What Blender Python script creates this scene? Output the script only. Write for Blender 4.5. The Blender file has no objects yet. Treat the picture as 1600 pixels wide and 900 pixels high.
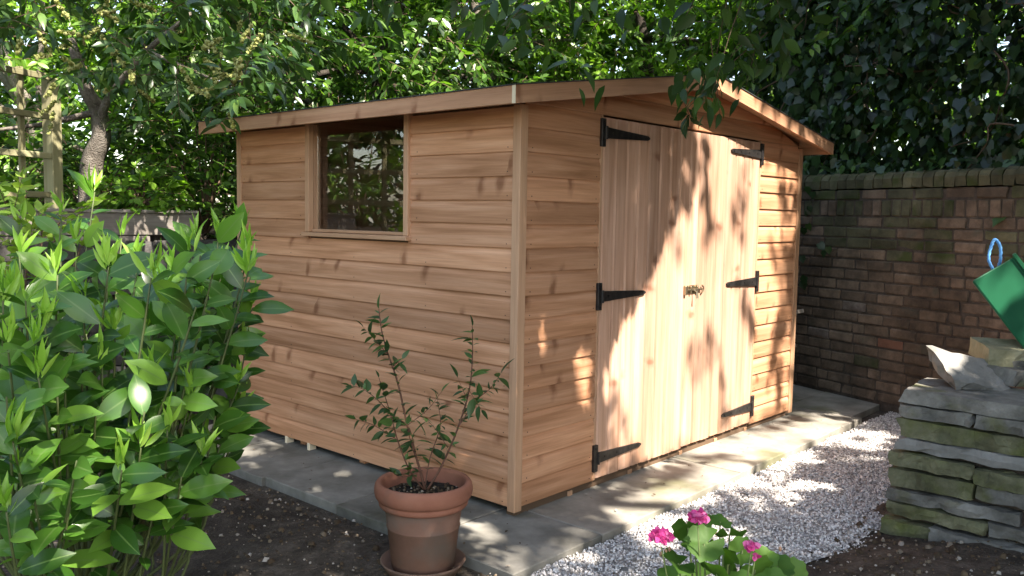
import bpy, math, random
import numpy as np
from mathutils import Matrix, Vector
rng = np.random.default_rng(7); random.seed(7)
SC = bpy.context.scene
COL = SC.collection

# ------------------------------------------------------------------ camera
F = 1352.6
CAM = np.array([-2.93861, -2.60061, 1.35951])
RC = np.array([[0.66878278, -0.74326896, 0.01675836],
               [-0.05072297, -0.06810519, -0.99638791],
               [0.74172554, 0.66551704, -0.08324839]])      # rows: right, down, forward
cd = bpy.data.cameras.new('camera'); cam = bpy.data.objects.new('camera', cd); COL.objects.link(cam)
cd.sensor_width = 36; cd.lens = F / 1600 * 36; cd.clip_end = 400; cd.clip_start = 0.05
mw = Matrix.Identity(4)
for i in range(3):
    mw[i][0] = RC[0][i]; mw[i][1] = -RC[1][i]; mw[i][2] = -RC[2][i]; mw[i][3] = CAM[i]
cam.matrix_world = mw
SC.camera = cam
# ------------------------------------------------------------------ world, sun, exposure
SUN = np.array([-0.10, -1.0, 1.30]); SUN /= np.linalg.norm(SUN)      # towards the sun
el = math.asin(SUN[2])
w = bpy.data.worlds.new('World'); SC.world = w; w.use_nodes = True
nt = w.node_tree; bg = nt.nodes['Background']
sky = nt.nodes.new('ShaderNodeTexSky'); sky.sky_type = 'NISHITA'; sky.sun_disc = False
sky.sun_elevation = el; sky.sun_rotation = math.radians(180) + math.atan2(0.10, 1.0)
sky.air_density = 1.0; sky.dust_density = 1.5; sky.ozone_density = 1.0
nt.links.new(sky.outputs[0], bg.inputs[0]); bg.inputs[1].default_value = 0.15
sd = bpy.data.lights.new('sun', 'SUN'); sd.energy = 4.6; sd.angle = math.radians(0.53); sd.color = (1.0, 0.975, 0.97)
so = bpy.data.objects.new('sun', sd); COL.objects.link(so)
so.rotation_euler = Vector(SUN).to_track_quat('Z', 'Y').to_euler(); so.location = (0, -8, 12)
SC.view_settings.view_transform = 'Standard'; SC.view_settings.look = 'None'
SC.view_settings.exposure = 2.05; SC.view_settings.gamma = 1.0
SC.view_settings.use_white_balance = True; SC.view_settings.white_balance_temperature = 7500; SC.view_settings.white_balance_tint = 13

# ------------------------------------------------------------------ helpers
def unp(px, py, depth):
    return CAM + depth * (np.array([(px - 800) / F, (py - 450) / F, 1.0]) @ RC)
def hit(px, py, n, p0):
    d = np.array([(px - 800) / F, (py - 450) / F, 1.0]) @ RC
    n = np.asarray(n, float); t = np.dot(np.asarray(p0) - CAM, n) / np.dot(d, n)
    return CAM + t * d
def proj(P):
    q = (np.atleast_2d(P) - CAM) @ RC.T
    z = np.where(np.abs(q[:, 2]) < 1e-6, 1e-6, q[:, 2])
    return 800 + F * q[:, 0] / z, 450 + F * q[:, 1] / z, q[:, 2]
def inpoly(x, y, poly):
    x = np.asarray(x); y = np.asarray(y); c = np.zeros(x.shape, bool); n = len(poly)
    for i in range(n):
        x1, y1 = poly[i]; x2, y2 = poly[i - 1]
        m = ((y1 > y) != (y2 > y)) & (x < (x2 - x1) * (y - y1) / (y2 - y1 + 1e-12) + x1)
        c ^= m
    return c
def tag(o, label, cat, group=None):
    o['label'] = label; o['category'] = cat
    if group: o['group'] = group
    return o
def kind(o, k): o['kind'] = k; return o
def empty(name, loc):
    o = bpy.data.objects.new(name, None); COL.objects.link(o); o.location = loc; o.empty_display_size = 0.1
    return o
def link(name, me, mat=None, parent=None, M=None):
    """object in WORLD coordinates, parented without moving"""
    o = bpy.data.objects.new(name, me); COL.objects.link(o)
    if mat is not None and not me.materials: me.materials.append(mat)
    if M is not None: o.matrix_world = M
    if parent is not None: adopt(o, parent, M)
    return o
WM = {}
def adopt(o, parent, M):
    o.parent = parent
    pm = world_of(parent)
    o.matrix_parent_inverse = pm.inverted()
    o.matrix_basis = M if M is not None else Matrix.Identity(4)
def world_of(o):
    m = o.matrix_basis.copy()
    if o.parent is not None: m = world_of(o.parent) @ o.matrix_parent_inverse @ m
    return m
def mesh(name, v, f, smooth=False):
    me = bpy.data.meshes.new(name); me.from_pydata([tuple(map(float, p)) for p in v], [], f)
    if smooth: me.polygons.foreach_set('use_smooth', [True] * len(me.polygons))
    me.update(); return me
class MB:
    def __init__(s): s.v = []; s.f = []
    def add(s, v, f):
        n = len(s.v); s.v += [tuple(p) for p in v]; s.f += [tuple(i + n for i in q) for q in f]; return s
    def box(s, a, b):
        x0, y0, z0 = a; x1, y1, z1 = b
        return s.add([(x0,y0,z0),(x1,y0,z0),(x1,y1,z0),(x0,y1,z0),(x0,y0,z1),(x1,y0,z1),(x1,y1,z1),(x0,y1,z1)],
                     [(0,3,2,1),(4,5,6,7),(0,1,5,4),(1,2,6,5),(2,3,7,6),(3,0,4,7)])
    def bbox(s, a, b, c):      # box with chamfered vertical+horizontal edges
        (x0,y0,z0),(x1,y1,z1) = a, b
        import itertools
        pts = {}; v = []
        for ix in (0,1):
            for iy in (0,1):
                for iz in (0,1):
                    X=(x0,x1)[ix]; Y=(y0,y1)[iy]; Z=(z0,z1)[iz]; sx=1-2*ix; sy=1-2*iy; sz=1-2*iz
                    for ax in range(3):
                        p=[X+sx*c,Y+sy*c,Z+sz*c]; p[ax]=(X,Y,Z)[ax]; pts[ix,iy,iz,ax]=len(v); v.append(tuple(p))
        f=[]
        for ax in range(3):
            o1,o2=[k for k in range(3) if k!=ax]
            for e in (0,1):
                q=[]
                for a1,a2 in ((0,0),(1,0),(1,1),(0,1)):
                    k=[0,0,0]; k[ax]=e; k[o1]=a1; k[o2]=a2; q.append(pts[tuple(k)+(ax,)])
                f.append(tuple(q))
            for a1 in (0,1):
                for a2 in (0,1):
                    k0=[0,0,0]; k1=[0,0,0]; k0[o1]=k1[o1]=a1; k0[o2]=k1[o2]=a2; k1[ax]=1
                    f.append((pts[tuple(k0)+(o1,)],pts[tuple(k1)+(o1,)],pts[tuple(k1)+(o2,)],pts[tuple(k0)+(o2,)]))
        for ix in (0,1):
            for iy in (0,1):
                for iz in (0,1): f.append((pts[ix,iy,iz,0],pts[ix,iy,iz,1],pts[ix,iy,iz,2]))
        return s.add(v,f)
    def tube(s, pts, rad, n=7, cap=True):
        pts = [np.asarray(p, float) for p in pts]; base = len(s.v); prev = None
        for i, p in enumerate(pts):
            d = pts[min(i+1, len(pts)-1)] - pts[max(i-1, 0)]; d = d / (np.linalg.norm(d) + 1e-9)
            if prev is None:
                a = np.array([0,0,1.]) if abs(d[2]) < .9 else np.array([1.,0,0]); u = np.cross(d, a)
            else: u = prev - d * np.dot(prev, d)
            u /= np.linalg.norm(u) + 1e-9; prev = u; vv = np.cross(d, u)
            r = rad[i] if hasattr(rad, '__len__') else rad
            for k in range(n):
                t = 2 * math.pi * k / n; s.v.append(tuple(p + r * (u * math.cos(t) + vv * math.sin(t))))
        for i in range(len(pts) - 1):
            for k in range(n):
                a = base + i*n + k; b = base + i*n + (k+1) % n
                s.f.append((a, b, b + n, a + n))
        if cap:
            s.f.append(tuple(base + k for k in range(n))[::-1]); s.f.append(tuple(base + (len(pts)-1)*n + k for k in range(n)))
        return s
    def lathe(s, prof, n=40, c=(0,0,0)):
        base = len(s.v)
        for r, z in prof:
            for k in range(n):
                t = 2*math.pi*k/n; s.v.append((c[0]+r*math.cos(t), c[1]+r*math.sin(t), c[2]+z))
        for i in range(len(prof)-1):
            for k in range(n):
                a = base+i*n+k; b = base+i*n+(k+1)%n; s.f.append((a, b, b+n, a+n))
        return s
    def me(s, name, smooth=False):
        me = mesh(name, s.v, s.f, smooth)
        return me
    def build(s, name, mat, parent=None, smooth=False, M=None, fixn=True):
        me = s.me(name, smooth)
        if fixn:
            import bmesh
            bm = bmesh.new(); bm.from_mesh(me); bmesh.ops.recalc_face_normals(bm, faces=bm.faces); bm.to_mesh(me); bm.free()
        return link(name, me, mat, parent, M)
def smoothpath(pts, n=6):
    pts = [np.asarray(p, float) for p in pts]; out = []
    P = [2*pts[0]-pts[1]] + pts + [2*pts[-1]-pts[-2]]
    for i in range(1, len(P)-2):
        for k in range(n):
            t = k/n; a,b,c,d = P[i-1],P[i],P[i+1],P[i+2]
            out.append(.5*((2*b)+(c-a)*t+(2*a-5*b+4*c-d)*t*t+(3*b-a-3*c+d)*t**3))
    out.append(pts[-1]); return out

# ------------------------------------------------------------------ materials
def newmat(name):
    m = bpy.data.materials.new(name); m.use_nodes = True
    return m, m.node_tree.nodes, m.node_tree.links, m.node_tree.nodes['Principled BSDF']
def N(ns, t, **kw):
    n = ns.new(t)
    for k, v in kw.items(): setattr(n, k, v)
    return n
def ramp(ns, stops):
    r = ns.new('ShaderNodeValToRGB'); e = r.color_ramp.elements
    while len(e) > 1: e.remove(e[-1])
    e[0].position = stops[0][0]; e[0].color = tuple(stops[0][1]) + (1,)
    for p, c in stops[1:]:
        x = e.new(p); x.color = tuple(c) + (1,)
    return r
def rndcoord(ns, ls, scale):
    """object coordinates scaled and shifted per object, so that every piece has its own figure"""
    tc = N(ns, 'ShaderNodeTexCoord'); oi = N(ns, 'ShaderNodeObjectInfo')
    mp = N(ns, 'ShaderNodeMapping'); mp.inputs['Scale'].default_value = scale
    ml = N(ns, 'ShaderNodeVectorMath', operation='MULTIPLY_ADD')
    cmb = N(ns, 'ShaderNodeCombineXYZ')
    mul = N(ns, 'ShaderNodeMath', operation='MULTIPLY'); mul.inputs[1].default_value = 57.3
    ls.new(oi.outputs['Random'], mul.inputs[0])
    for i in range(3): ls.new(mul.outputs[0], cmb.inputs[i])
    ls.new(tc.outputs['Object'], mp.inputs['Vector'])
    add = N(ns, 'ShaderNodeVectorMath', operation='ADD')
    ls.new(mp.outputs[0], add.inputs[0]); ls.new(cmb.outputs[0], add.inputs[1])
    return add.outputs[0], oi, tc
def wood(name, dark, mid, light, rough=.75, knots=True, grainx=1.3, var=.25, kn=.74):
    m, ns, ls, b = newmat(name)
    co, oi, tc = rndcoord(ns, ls, (grainx, 24, 24))
    n1 = N(ns, 'ShaderNodeTexNoise'); n1.inputs['Scale'].default_value = 1; n1.inputs['Detail'].default_value = 5; n1.inputs['Distortion'].default_value = .6
    ls.new(co, n1.inputs['Vector'])
    r = ramp(ns, [(.25, dark), (.5, mid), (.75, light)]); ls.new(n1.outputs['Fac'], r.inputs[0])
    fine, _, _ = rndcoord(ns, ls, (5, 160, 160))
    n2 = N(ns, 'ShaderNodeTexNoise'); n2.inputs['Scale'].default_value = 1; n2.inputs['Detail'].default_value = 3; ls.new(fine, n2.inputs['Vector'])
    mx = N(ns, 'ShaderNodeMixRGB', blend_type='MULTIPLY'); mx.inputs[0].default_value = .28
    r2 = ramp(ns, [(.3, (.55,.5,.45)), (.65, (1,1,1))]); ls.new(n2.outputs['Fac'], r2.inputs[0])
    ls.new(r.outputs[0], mx.inputs[1]); ls.new(r2.outputs[0], mx.inputs[2]); out = mx.outputs[0]
    # broad blotches
    bl, _, _ = rndcoord(ns, ls, (1.1, 3, 3)); n4 = N(ns, 'ShaderNodeTexNoise'); n4.inputs['Scale'].default_value = 1.7; n4.inputs['Detail'].default_value = 4; ls.new(bl, n4.inputs['Vector'])
    mxb = N(ns, 'ShaderNodeMixRGB', blend_type='MULTIPLY'); mxb.inputs[0].default_value = .8
    rb = ramp(ns, [(.3, (.86,.83,.80)), (.6, (1.04,1.04,1.04))]); ls.new(n4.outputs['Fac'], rb.inputs[0]); ls.new(out, mxb.inputs[1]); ls.new(rb.outputs[0], mxb.inputs[2]); out = mxb.outputs[0]
    if knots:
        kc, _, _ = rndcoord(ns, ls, (10, 5.5, 5.5))
        nd = N(ns, 'ShaderNodeTexNoise'); nd.inputs['Scale'].default_value = 1.6; nd.inputs['Detail'].default_value = 2; ls.new(kc, nd.inputs['Vector'])
        mxv = N(ns, 'ShaderNodeMixRGB'); mxv.inputs[0].default_value = .30; ls.new(kc, mxv.inputs[1]); ls.new(nd.outputs['Color'], mxv.inputs[2])
        sx = N(ns, 'ShaderNodeSeparateXYZ'); ls.new(mxv.outputs[0], sx.inputs[0]); sm = N(ns, 'ShaderNodeMath', operation='ADD'); ls.new(sx.outputs[1], sm.inputs[0]); ls.new(sx.outputs[2], sm.inputs[1])
        sh = N(ns, 'ShaderNodeMath', operation='MULTIPLY_ADD'); sh.inputs[1].default_value = .35; ls.new(sm.outputs[0], sh.inputs[0]); ls.new(sx.outputs[0], sh.inputs[2])
        cx = N(ns, 'ShaderNodeCombineXYZ'); ls.new(sh.outputs[0], cx.inputs[0]); ls.new(sm.outputs[0], cx.inputs[1])
        vo = N(ns, 'ShaderNodeTexVoronoi', voronoi_dimensions='2D'); vo.inputs['Scale'].default_value = 1.0; ls.new(cx.outputs[0], vo.inputs['Vector'])
        rk = ramp(ns, [(.0, (0,0,0)), (.08, (.12,.12,.12)), (.14, (.6,.6,.6)), (.26, (1,1,1))]); ls.new(vo.outputs['Distance'], rk.inputs[0])
        pick = N(ns, 'ShaderNodeSeparateColor'); ls.new(vo.outputs['Color'], pick.inputs[0])
        gt = N(ns, 'ShaderNodeMath', operation='GREATER_THAN'); gt.inputs[1].default_value = kn; ls.new(pick.outputs[0], gt.inputs[0])
        inv = N(ns, 'ShaderNodeMath', operation='SUBTRACT'); inv.inputs[0].default_value = 1; ls.new(rk.outputs[0], inv.inputs[1])
        mm = N(ns, 'ShaderNodeMath', operation='MULTIPLY'); ls.new(inv.outputs[0], mm.inputs[0]); ls.new(gt.outputs[0], mm.inputs[1])
        m8 = N(ns, 'ShaderNodeMath', operation='MULTIPLY'); m8.inputs[1].default_value = .72; ls.new(mm.outputs[0], m8.inputs[0])
        mk = N(ns, 'ShaderNodeMixRGB'); mk.inputs[2].default_value = (dark[0]*.50, dark[1]*.36, dark[2]*.30, 1)
        ls.new(m8.outputs[0], mk.inputs[0]); ls.new(out, mk.inputs[1]); out = mk.outputs[0]
    hv = N(ns, 'ShaderNodeHueSaturation')
    mr = N(ns, 'ShaderNodeMapRange'); mr.inputs['To Min'].default_value = 1 - var; mr.inputs['To Max'].default_value = 1 + var * .7
    ls.new(oi.outputs['Random'], mr.inputs[0]); ls.new(mr.outputs[0], hv.inputs['Value'])
    ls.new(out, hv.inputs['Color']); ls.new(hv.outputs[0], b.inputs['Base Color'])
    bp = N(ns, 'ShaderNodeBump'); bp.inputs['Strength'].default_value = .25; bp.inputs['Distance'].default_value = .003
    ls.new(n2.outputs['Fac'], bp.inputs['Height']); ls.new(bp.outputs[0], b.inputs['Normal'])
    b.inputs['Roughness'].default_value = rough; b.inputs['Specular IOR Level'].default_value = .3
    return m
def rocky(name, stops, scale=6, rough=.9, bump=.5, moss=None, bd=.01, var=.25, speck=None, stain=None):
    m, ns, ls, b = newmat(name)
    co, oi, tc = rndcoord(ns, ls, (1, 1, 1))
    n1 = N(ns, 'ShaderNodeTexNoise'); n1.inputs['Scale'].default_value = scale; n1.inputs['Detail'].default_value = 9; n1.inputs['Roughness'].default_value = .68; ls.new(co, n1.inputs['Vector'])
    r = ramp(ns, stops); ls.new(n1.outputs['Fac'], r.inputs[0]); out = r.outputs[0]
    if moss:
        n3 = N(ns, 'ShaderNodeTexNoise'); n3.inputs['Scale'].default_value = moss[1]; n3.inputs['Detail'].default_value = 6; ls.new(co, n3.inputs['Vector'])
        r3 = ramp(ns, [(moss[2], (0,0,0)), (moss[2] + .14, (1,1,1))]); ls.new(n3.outputs['Fac'], r3.inputs[0])
        mk = N(ns, 'ShaderNodeMixRGB'); ls.new(r3.outputs[0], mk.inputs[0]); ls.new(out, mk.inputs[1]); mk.inputs[2].default_value = tuple(moss[0]) + (1,); out = mk.outputs[0]
    if speck:
        n5 = N(ns, 'ShaderNodeTexNoise'); n5.inputs['Scale'].default_value = speck[1]; n5.inputs['Detail'].default_value = 2; ls.new(co, n5.inputs['Vector'])
        r5 = ramp(ns, [(speck[2], (0,0,0)), (speck[2] + .06, (1,1,1))]); ls.new(n5.outputs['Fac'], r5.inputs[0])
        mk = N(ns, 'ShaderNodeMixRGB'); ls.new(r5.outputs[0], mk.inputs[0]); ls.new(out, mk.inputs[1]); mk.inputs[2].default_value = tuple(speck[0]) + (1,); out = mk.outputs[0]
    if stain:      # weather stains running across neighbouring pieces
        ge = N(ns, 'ShaderNodeNewGeometry'); n6 = N(ns, 'ShaderNodeTexNoise'); n6.inputs['Scale'].default_value = stain[0]; n6.inputs['Detail'].default_value = 7; n6.inputs['Roughness'].default_value = .62; ls.new(ge.outputs['Position'], n6.inputs['Vector'])
        lo, hi = stain[1], stain[2]; r6 = ramp(ns, [(.34, (lo,lo,lo*.97)), (.64, (hi,hi,hi))]); ls.new(n6.outputs['Fac'], r6.inputs[0])
        mk = N(ns, 'ShaderNodeMixRGB', blend_type='MULTIPLY'); mk.inputs[0].default_value = 1; ls.new(out, mk.inputs[1]); ls.new(r6.outputs[0], mk.inputs[2]); out = mk.outputs[0]
    hv = N(ns, 'ShaderNodeHueSaturation'); mr = N(ns, 'ShaderNodeMapRange'); mr.inputs['To Min'].default_value = 1 - var; mr.inputs['To Max'].default_value = 1 + var
    ls.new(oi.outputs['Random'], mr.inputs[0]); ls.new(mr.outputs[0], hv.inputs['Value']); ls.new(out, hv.inputs['Color']); ls.new(hv.outputs[0], b.inputs['Base Color'])
    n2 = N(ns, 'ShaderNodeTexNoise'); n2.inputs['Scale'].default_value = scale * 7; n2.inputs['Detail'].default_value = 6; ls.new(co, n2.inputs['Vector'])
    bp = N(ns, 'ShaderNodeBump'); bp.inputs['Strength'].default_value = bump; bp.inputs['Distance'].default_value = bd
    ls.new(n2.outputs['Fac'], bp.inputs['Height']); ls.new(bp.outputs[0], b.inputs['Normal'])
    b.inputs['Roughness'].default_value = rough; b.inputs['Specular IOR Level'].default_value = .25
    return m
def leafmat(name, stops, rough=.42, trans=.35, spec=.4, tint=(1.25, 1.5, .55), midrib=None):
    m, ns, ls, b = newmat(name)
    gi = N(ns, 'ShaderNodeNewGeometry'); oi = N(ns, 'ShaderNodeObjectInfo')
    ad = N(ns, 'ShaderNodeMath', operation='ADD'); ls.new(gi.outputs['Random Per Island'], ad.inputs[0]); ls.new(oi.outputs['Random'], ad.inputs[1])
    fr = N(ns, 'ShaderNodeMath', operation='FRACT'); ls.new(ad.outputs[0], fr.inputs[0])
    r = ramp(ns, stops); ls.new(fr.outputs[0], r.inputs[0]); out_c = r.outputs[0]
    if midrib:
        at = N(ns, 'ShaderNodeAttribute'); at.attribute_name = 'mid'; rm = ramp(ns, [(.90, (0,0,0)), (.98, (1,1,1))]); ls.new(at.outputs['Fac'], rm.inputs[0])
        mm_ = N(ns, 'ShaderNodeMixRGB'); ls.new(rm.outputs[0], mm_.inputs[0]); ls.new(out_c, mm_.inputs[1]); mm_.inputs[2].default_value = tuple(midrib) + (1,); out_c = mm_.outputs[0]
    ls.new(out_c, b.inputs['Base Color'])
    b.inputs['Roughness'].default_value = rough; b.inputs['Specular IOR Level'].default_value = spec
    tr = N(ns, 'ShaderNodeBsdfTranslucent')
    tm = N(ns, 'ShaderNodeMixRGB', blend_type='MULTIPLY'); tm.inputs[0].default_value = 1; tm.inputs[2].default_value = tuple(tint) + (1,)
    ls.new(r.outputs[0], tm.inputs[1]); ls.new(tm.outputs[0], tr.inputs['Color'])
    mx = N(ns, 'ShaderNodeMixShader'); mx.inputs[0].default_value = trans
    ls.new(b.outputs[0], mx.inputs[1]); ls.new(tr.outputs[0], mx.inputs[2])
    out = [n for n in ns if n.type == 'OUTPUT_MATERIAL'][0]; ls.new(mx.outputs[0], out.inputs['Surface'])
    return m
def plain(name, col, rough=.6, metal=0, spec=.4, noise=None):
    m, ns, ls, b = newmat(name)
    b.inputs['Base Color'].default_value = tuple(col) + (1,); b.inputs['Roughness'].default_value = rough; b.inputs['Metallic'].default_value = metal; b.inputs['Specular IOR Level'].default_value = spec
    if noise:
        co, oi, tc = rndcoord(ns, ls, (1,1,1)); n1 = N(ns, 'ShaderNodeTexNoise'); n1.inputs['Scale'].default_value = noise[0]; n1.inputs['Detail'].default_value = 6; ls.new(co, n1.inputs['Vector'])
        r = ramp(ns, [(.3, noise[1]), (.7, col)]); ls.new(n1.outputs['Fac'], r.inputs[0]); ls.new(r.outputs[0], b.inputs['Base Color'])
        bp = N(ns, 'ShaderNodeBump'); bp.inputs['Strength'].default_value = .15; bp.inputs['Distance'].default_value = .004; ls.new(n1.outputs['Fac'], bp.inputs['Height']); ls.new(bp.outputs[0], b.inputs['Normal'])
    return m

M = {}
M['shed'] = wood('shed_wood', (.36,.172,.082), (.56,.29,.158), (.68,.39,.235), var=.22)
M['door'] = wood('door_wood', (.42,.235,.145), (.55,.335,.23), (.63,.42,.31), var=.22, kn=.85)
M['trim'] = wood('trim_wood', (.42,.24,.14), (.52,.31,.185), (.58,.365,.225), knots=False, var=.1)
M['barge'] = wood('barge_wood', (.42,.225,.13), (.53,.295,.175), (.60,.36,.22), var=.12)
M['inside'] = plain('inside_wood', (.12,.075,.045), .9)
M['cut'] = plain('fresh_cut_wood', (.72,.62,.44), .8)
M['felt'] = plain('roof_felt', (.05,.055,.05), .95, noise=(30, (.03,.032,.03)))
M['iron'] = plain('black_iron', (.018,.018,.02), .45, .5, .5, noise=(40, (.05,.045,.04)))
M['zinc'] = plain('weathered_brass', (.32,.27,.18), .35, .9)
M['greywood'] = wood('grey_timber', (.16,.145,.125), (.25,.23,.20), (.32,.30,.265), knots=False)
M['trellis'] = wood('trellis_wood', (.18,.175,.09), (.26,.25,.14), (.32,.31,.185), knots=False, var=.1)
M['slab'] = rocky('paving_concrete', [(.3,(.14,.138,.12)),(.5,(.20,.196,.172)),(.7,(.255,.25,.22))], 3.5, .9, .25, moss=((.085,.09,.06), 2.2, .58), bd=.003, var=.08, stain=(3.2,.62,1.15))
M['slab2'] = rocky('pale_concrete', [(.3,(.20,.19,.16)),(.5,(.28,.265,.225)),(.7,(.34,.325,.275))], 3.0, .9, .25, moss=((.17,.17,.10), 1.9, .56), bd=.003, var=.05, stain=(3.2,.6,1.1))
M['soil'] = rocky('soil', [(.3,(.025,.020,.015)),(.5,(.056,.046,.036)),(.72,(.115,.097,.077))], 9, .97, .9, bd=.02, var=0, speck=((.16,.14,.11), 60, .69), stain=(1.6,.6,1.5))
M['gravelbed'] = rocky('gravel_bed', [(.3,(.26,.25,.24)),(.6,(.50,.49,.47)),(.8,(.65,.64,.62))], 60, .9, .8, bd=.01, var=0, stain=(2,.7,1.1))
M['brick'] = rocky('old_brick', [(.25,(.062,.048,.035)),(.45,(.118,.086,.06)),(.6,(.158,.113,.078)),(.78,(.23,.175,.13))], 11, .95, .6, moss=((.085,.082,.06), 5, .6), bd=.006, var=.32, stain=(2.2,.5,1.25))
M['brickmoss'] = rocky('mossy_brick', [(.25,(.055,.052,.032)),(.5,(.105,.10,.058)),(.75,(.16,.15,.085))], 9, .95, .6, moss=((.06,.075,.025), 5, .52), bd=.006, var=.25, stain=(2.2,.45,1.0))
M['brickred'] = rocky('red_brick', [(.25,(.11,.055,.036)),(.6,(.17,.085,.055))], 9, .95, .6, bd=.006)
M['brickpale'] = rocky('limewashed_brick', [(.3,(.09,.068,.052)),(.5,(.15,.118,.095)),(.7,(.25,.21,.18))], 7, .95, .6, bd=.006)
M['mortar'] = rocky('dark_mortar', [(.3,(.045,.036,.029)),(.6,(.09,.072,.057)),(.8,(.14,.115,.095))], 20, .97, .6, var=0, stain=(2.2,.55,1.2))
M['stone'] = rocky('grey_stone', [(.28,(.085,.085,.075)),(.5,(.17,.165,.145)),(.75,(.27,.265,.235))], 6, .95, .7, moss=((.125,.13,.06), 5, .56), bd=.012, var=.15, stain=(5,.55,1.2))
M['stonemoss'] = rocky('mossy_stone', [(.28,(.075,.078,.045)),(.5,(.135,.137,.078)),(.75,(.215,.21,.135))], 8, .95, .7, moss=((.115,.13,.045), 5, .5), bd=.012, var=.15, stain=(5,.55,1.2))
M['stonepale'] = rocky('pale_stone', [(.28,(.13,.13,.115)),(.5,(.21,.208,.19)),(.75,(.29,.285,.26))], 6, .95, .6, bd=.01, var=.1)
M['stonelichen'] = rocky('lichen_stone', [(.28,(.15,.145,.08)),(.5,(.24,.23,.14)),(.75,(.33,.315,.21))], 6, .95, .6, bd=.01, var=.1)
M['darkstone'] = rocky('black_stone', [(.28,(.03,.03,.028)),(.5,(.065,.063,.058)),(.75,(.12,.115,.105))], 6, .9, .7, bd=.012, var=.3)
M['saucer'] = rocky('brown_clay', [(.28,(.13,.085,.062)),(.6,(.19,.12,.088))], 5, .8, .12, bd=.003, var=0)
M['potold'] = rocky('weathered_terracotta', [(.28,(.15,.085,.058)),(.5,(.20,.11,.076)),(.75,(.245,.145,.105))], 5, .8, .15, moss=((.15,.12,.095), 4, .5), bd=.003, var=0)
M['pot'] = rocky('terracotta', [(.28,(.235,.095,.058)),(.5,(.30,.125,.078)),(.75,(.34,.155,.10))], 5, .75, .12, moss=((.17,.115,.085), 3.2, .6), bd=.003, var=0)
M['potsoil'] = rocky('potting_soil', [(.3,(.012,.01,.008)),(.55,(.03,.026,.02)),(.75,(.09,.08,.065))], 40, .97, 1, bd=.01, var=0)
M['tub'] = plain('green_plastic', (.006,.105,.048), .42, 0, .35, noise=(5, (.005,.085,.038)))
M['rope'] = plain('blue_rope', (.06,.24,.55), .7, noise=(60, (.12,.38,.7)))
M['bark'] = rocky('bark', [(.28,(.07,.06,.05)),(.5,(.17,.15,.125)),(.75,(.30,.275,.235))], 14, .95, .9, moss=((.08,.10,.04), 4, .56), bd=.02, var=.1)
M['barkdark'] = rocky('dark_bark', [(.28,(.02,.017,.014)),(.5,(.045,.038,.03)),(.75,(.085,.075,.06))], 14, .95, .9, bd=.02, var=.1)
M['stem'] = plain('green_stem', (.12,.17,.05), .6)
M['laurelstem'] = plain('laurel_stem', (.07,.095,.03), .6)
M['twig'] = plain('brown_twig', (.10,.065,.04), .8)
M['redstem'] = plain('red_brown_stem', (.13,.06,.035), .7)
M['laurel'] = leafmat('laurel_leaf', [(0,(.017,.062,.008)),(.4,(.042,.13,.017)),(.75,(.08,.205,.027)),(1,(.165,.33,.048))], .28, .3, .5, midrib=(.13,.24,.06))
M['young'] = leafmat('young_laurel_leaf', [(0,(.17,.36,.04)),(.6,(.25,.46,.06)),(1,(.34,.54,.10))], .38, .42, .45)
M['plaurel'] = leafmat('dark_laurel_leaf', [(0,(.025,.065,.018)),(.6,(.05,.115,.03)),(.88,(.085,.175,.04)),(1,(.17,.29,.06))], .30, .3, .5)
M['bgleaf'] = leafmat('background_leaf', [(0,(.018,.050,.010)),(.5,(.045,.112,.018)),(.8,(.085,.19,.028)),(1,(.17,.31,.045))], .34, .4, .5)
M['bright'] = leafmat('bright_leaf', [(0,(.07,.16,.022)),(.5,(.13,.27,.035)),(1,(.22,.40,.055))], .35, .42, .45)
M['over'] = leafmat('overhanging_leaf', [(0,(.02,.05,.016)),(.6,(.036,.082,.022)),(1,(.065,.135,.028))], .4, .35, .4)
M['ivy'] = leafmat('ivy_leaf', [(0,(.010,.026,.009)),(.5,(.017,.042,.013)),(.85,(.028,.066,.018)),(1,(.065,.13,.032))], .36, .18, .45)
M['yellow'] = leafmat('yellow_green_leaf', [(0,(.14,.26,.04)),(.6,(.22,.36,.06)),(1,(.33,.45,.09))], .4, .42, .4)
M['sap'] = leafmat('sapling_leaf', [(0,(.035,.075,.028)),(.6,(.06,.125,.04)),(1,(.10,.19,.05))], .38, .3, .45)
M['ger'] = leafmat('geranium_leaf', [(0,(.045,.115,.018)),(.6,(.075,.17,.028)),(1,(.13,.26,.04))], .55, .3, .3, midrib=(.13,.24,.05))
M['petal'] = leafmat('pink_petal', [(0,(.58,.05,.24)),(.6,(.70,.10,.34)),(1,(.82,.26,.50))], .6, .35, .2, tint=(1.1,.8,.9))
M['bud'] = plain('flower_bud', (.35,.20,.12), .6)
M['raceme'] = leafmat('flower_spike', [(0,(.26,.29,.09)),(1,(.38,.39,.16))], .7, .2, .2)
M['litter'] = leafmat('litter', [(0,(.05,.035,.022)),(.55,(.12,.085,.05)),(.8,(.22,.18,.13)),(1,(.42,.39,.34))], .9, 0, .2)
M['chips'] = leafmat('gravel_chips', [(0,(.20,.19,.175)),(.3,(.50,.48,.455)),(.7,(.72,.70,.665)),(1,(.88,.865,.83))], .85, 0, .25)
def glassmat():
    m, ns, ls, b = newmat('window_glass')
    b.inputs['Base Color'].default_value = (1,1,1,1); b.inputs['Roughness'].default_value = 0
    b.inputs['Transmission Weight'].default_value = 1; b.inputs['IOR'].default_value = 1.52
    return m
M['glass'] = glassmat()

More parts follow.
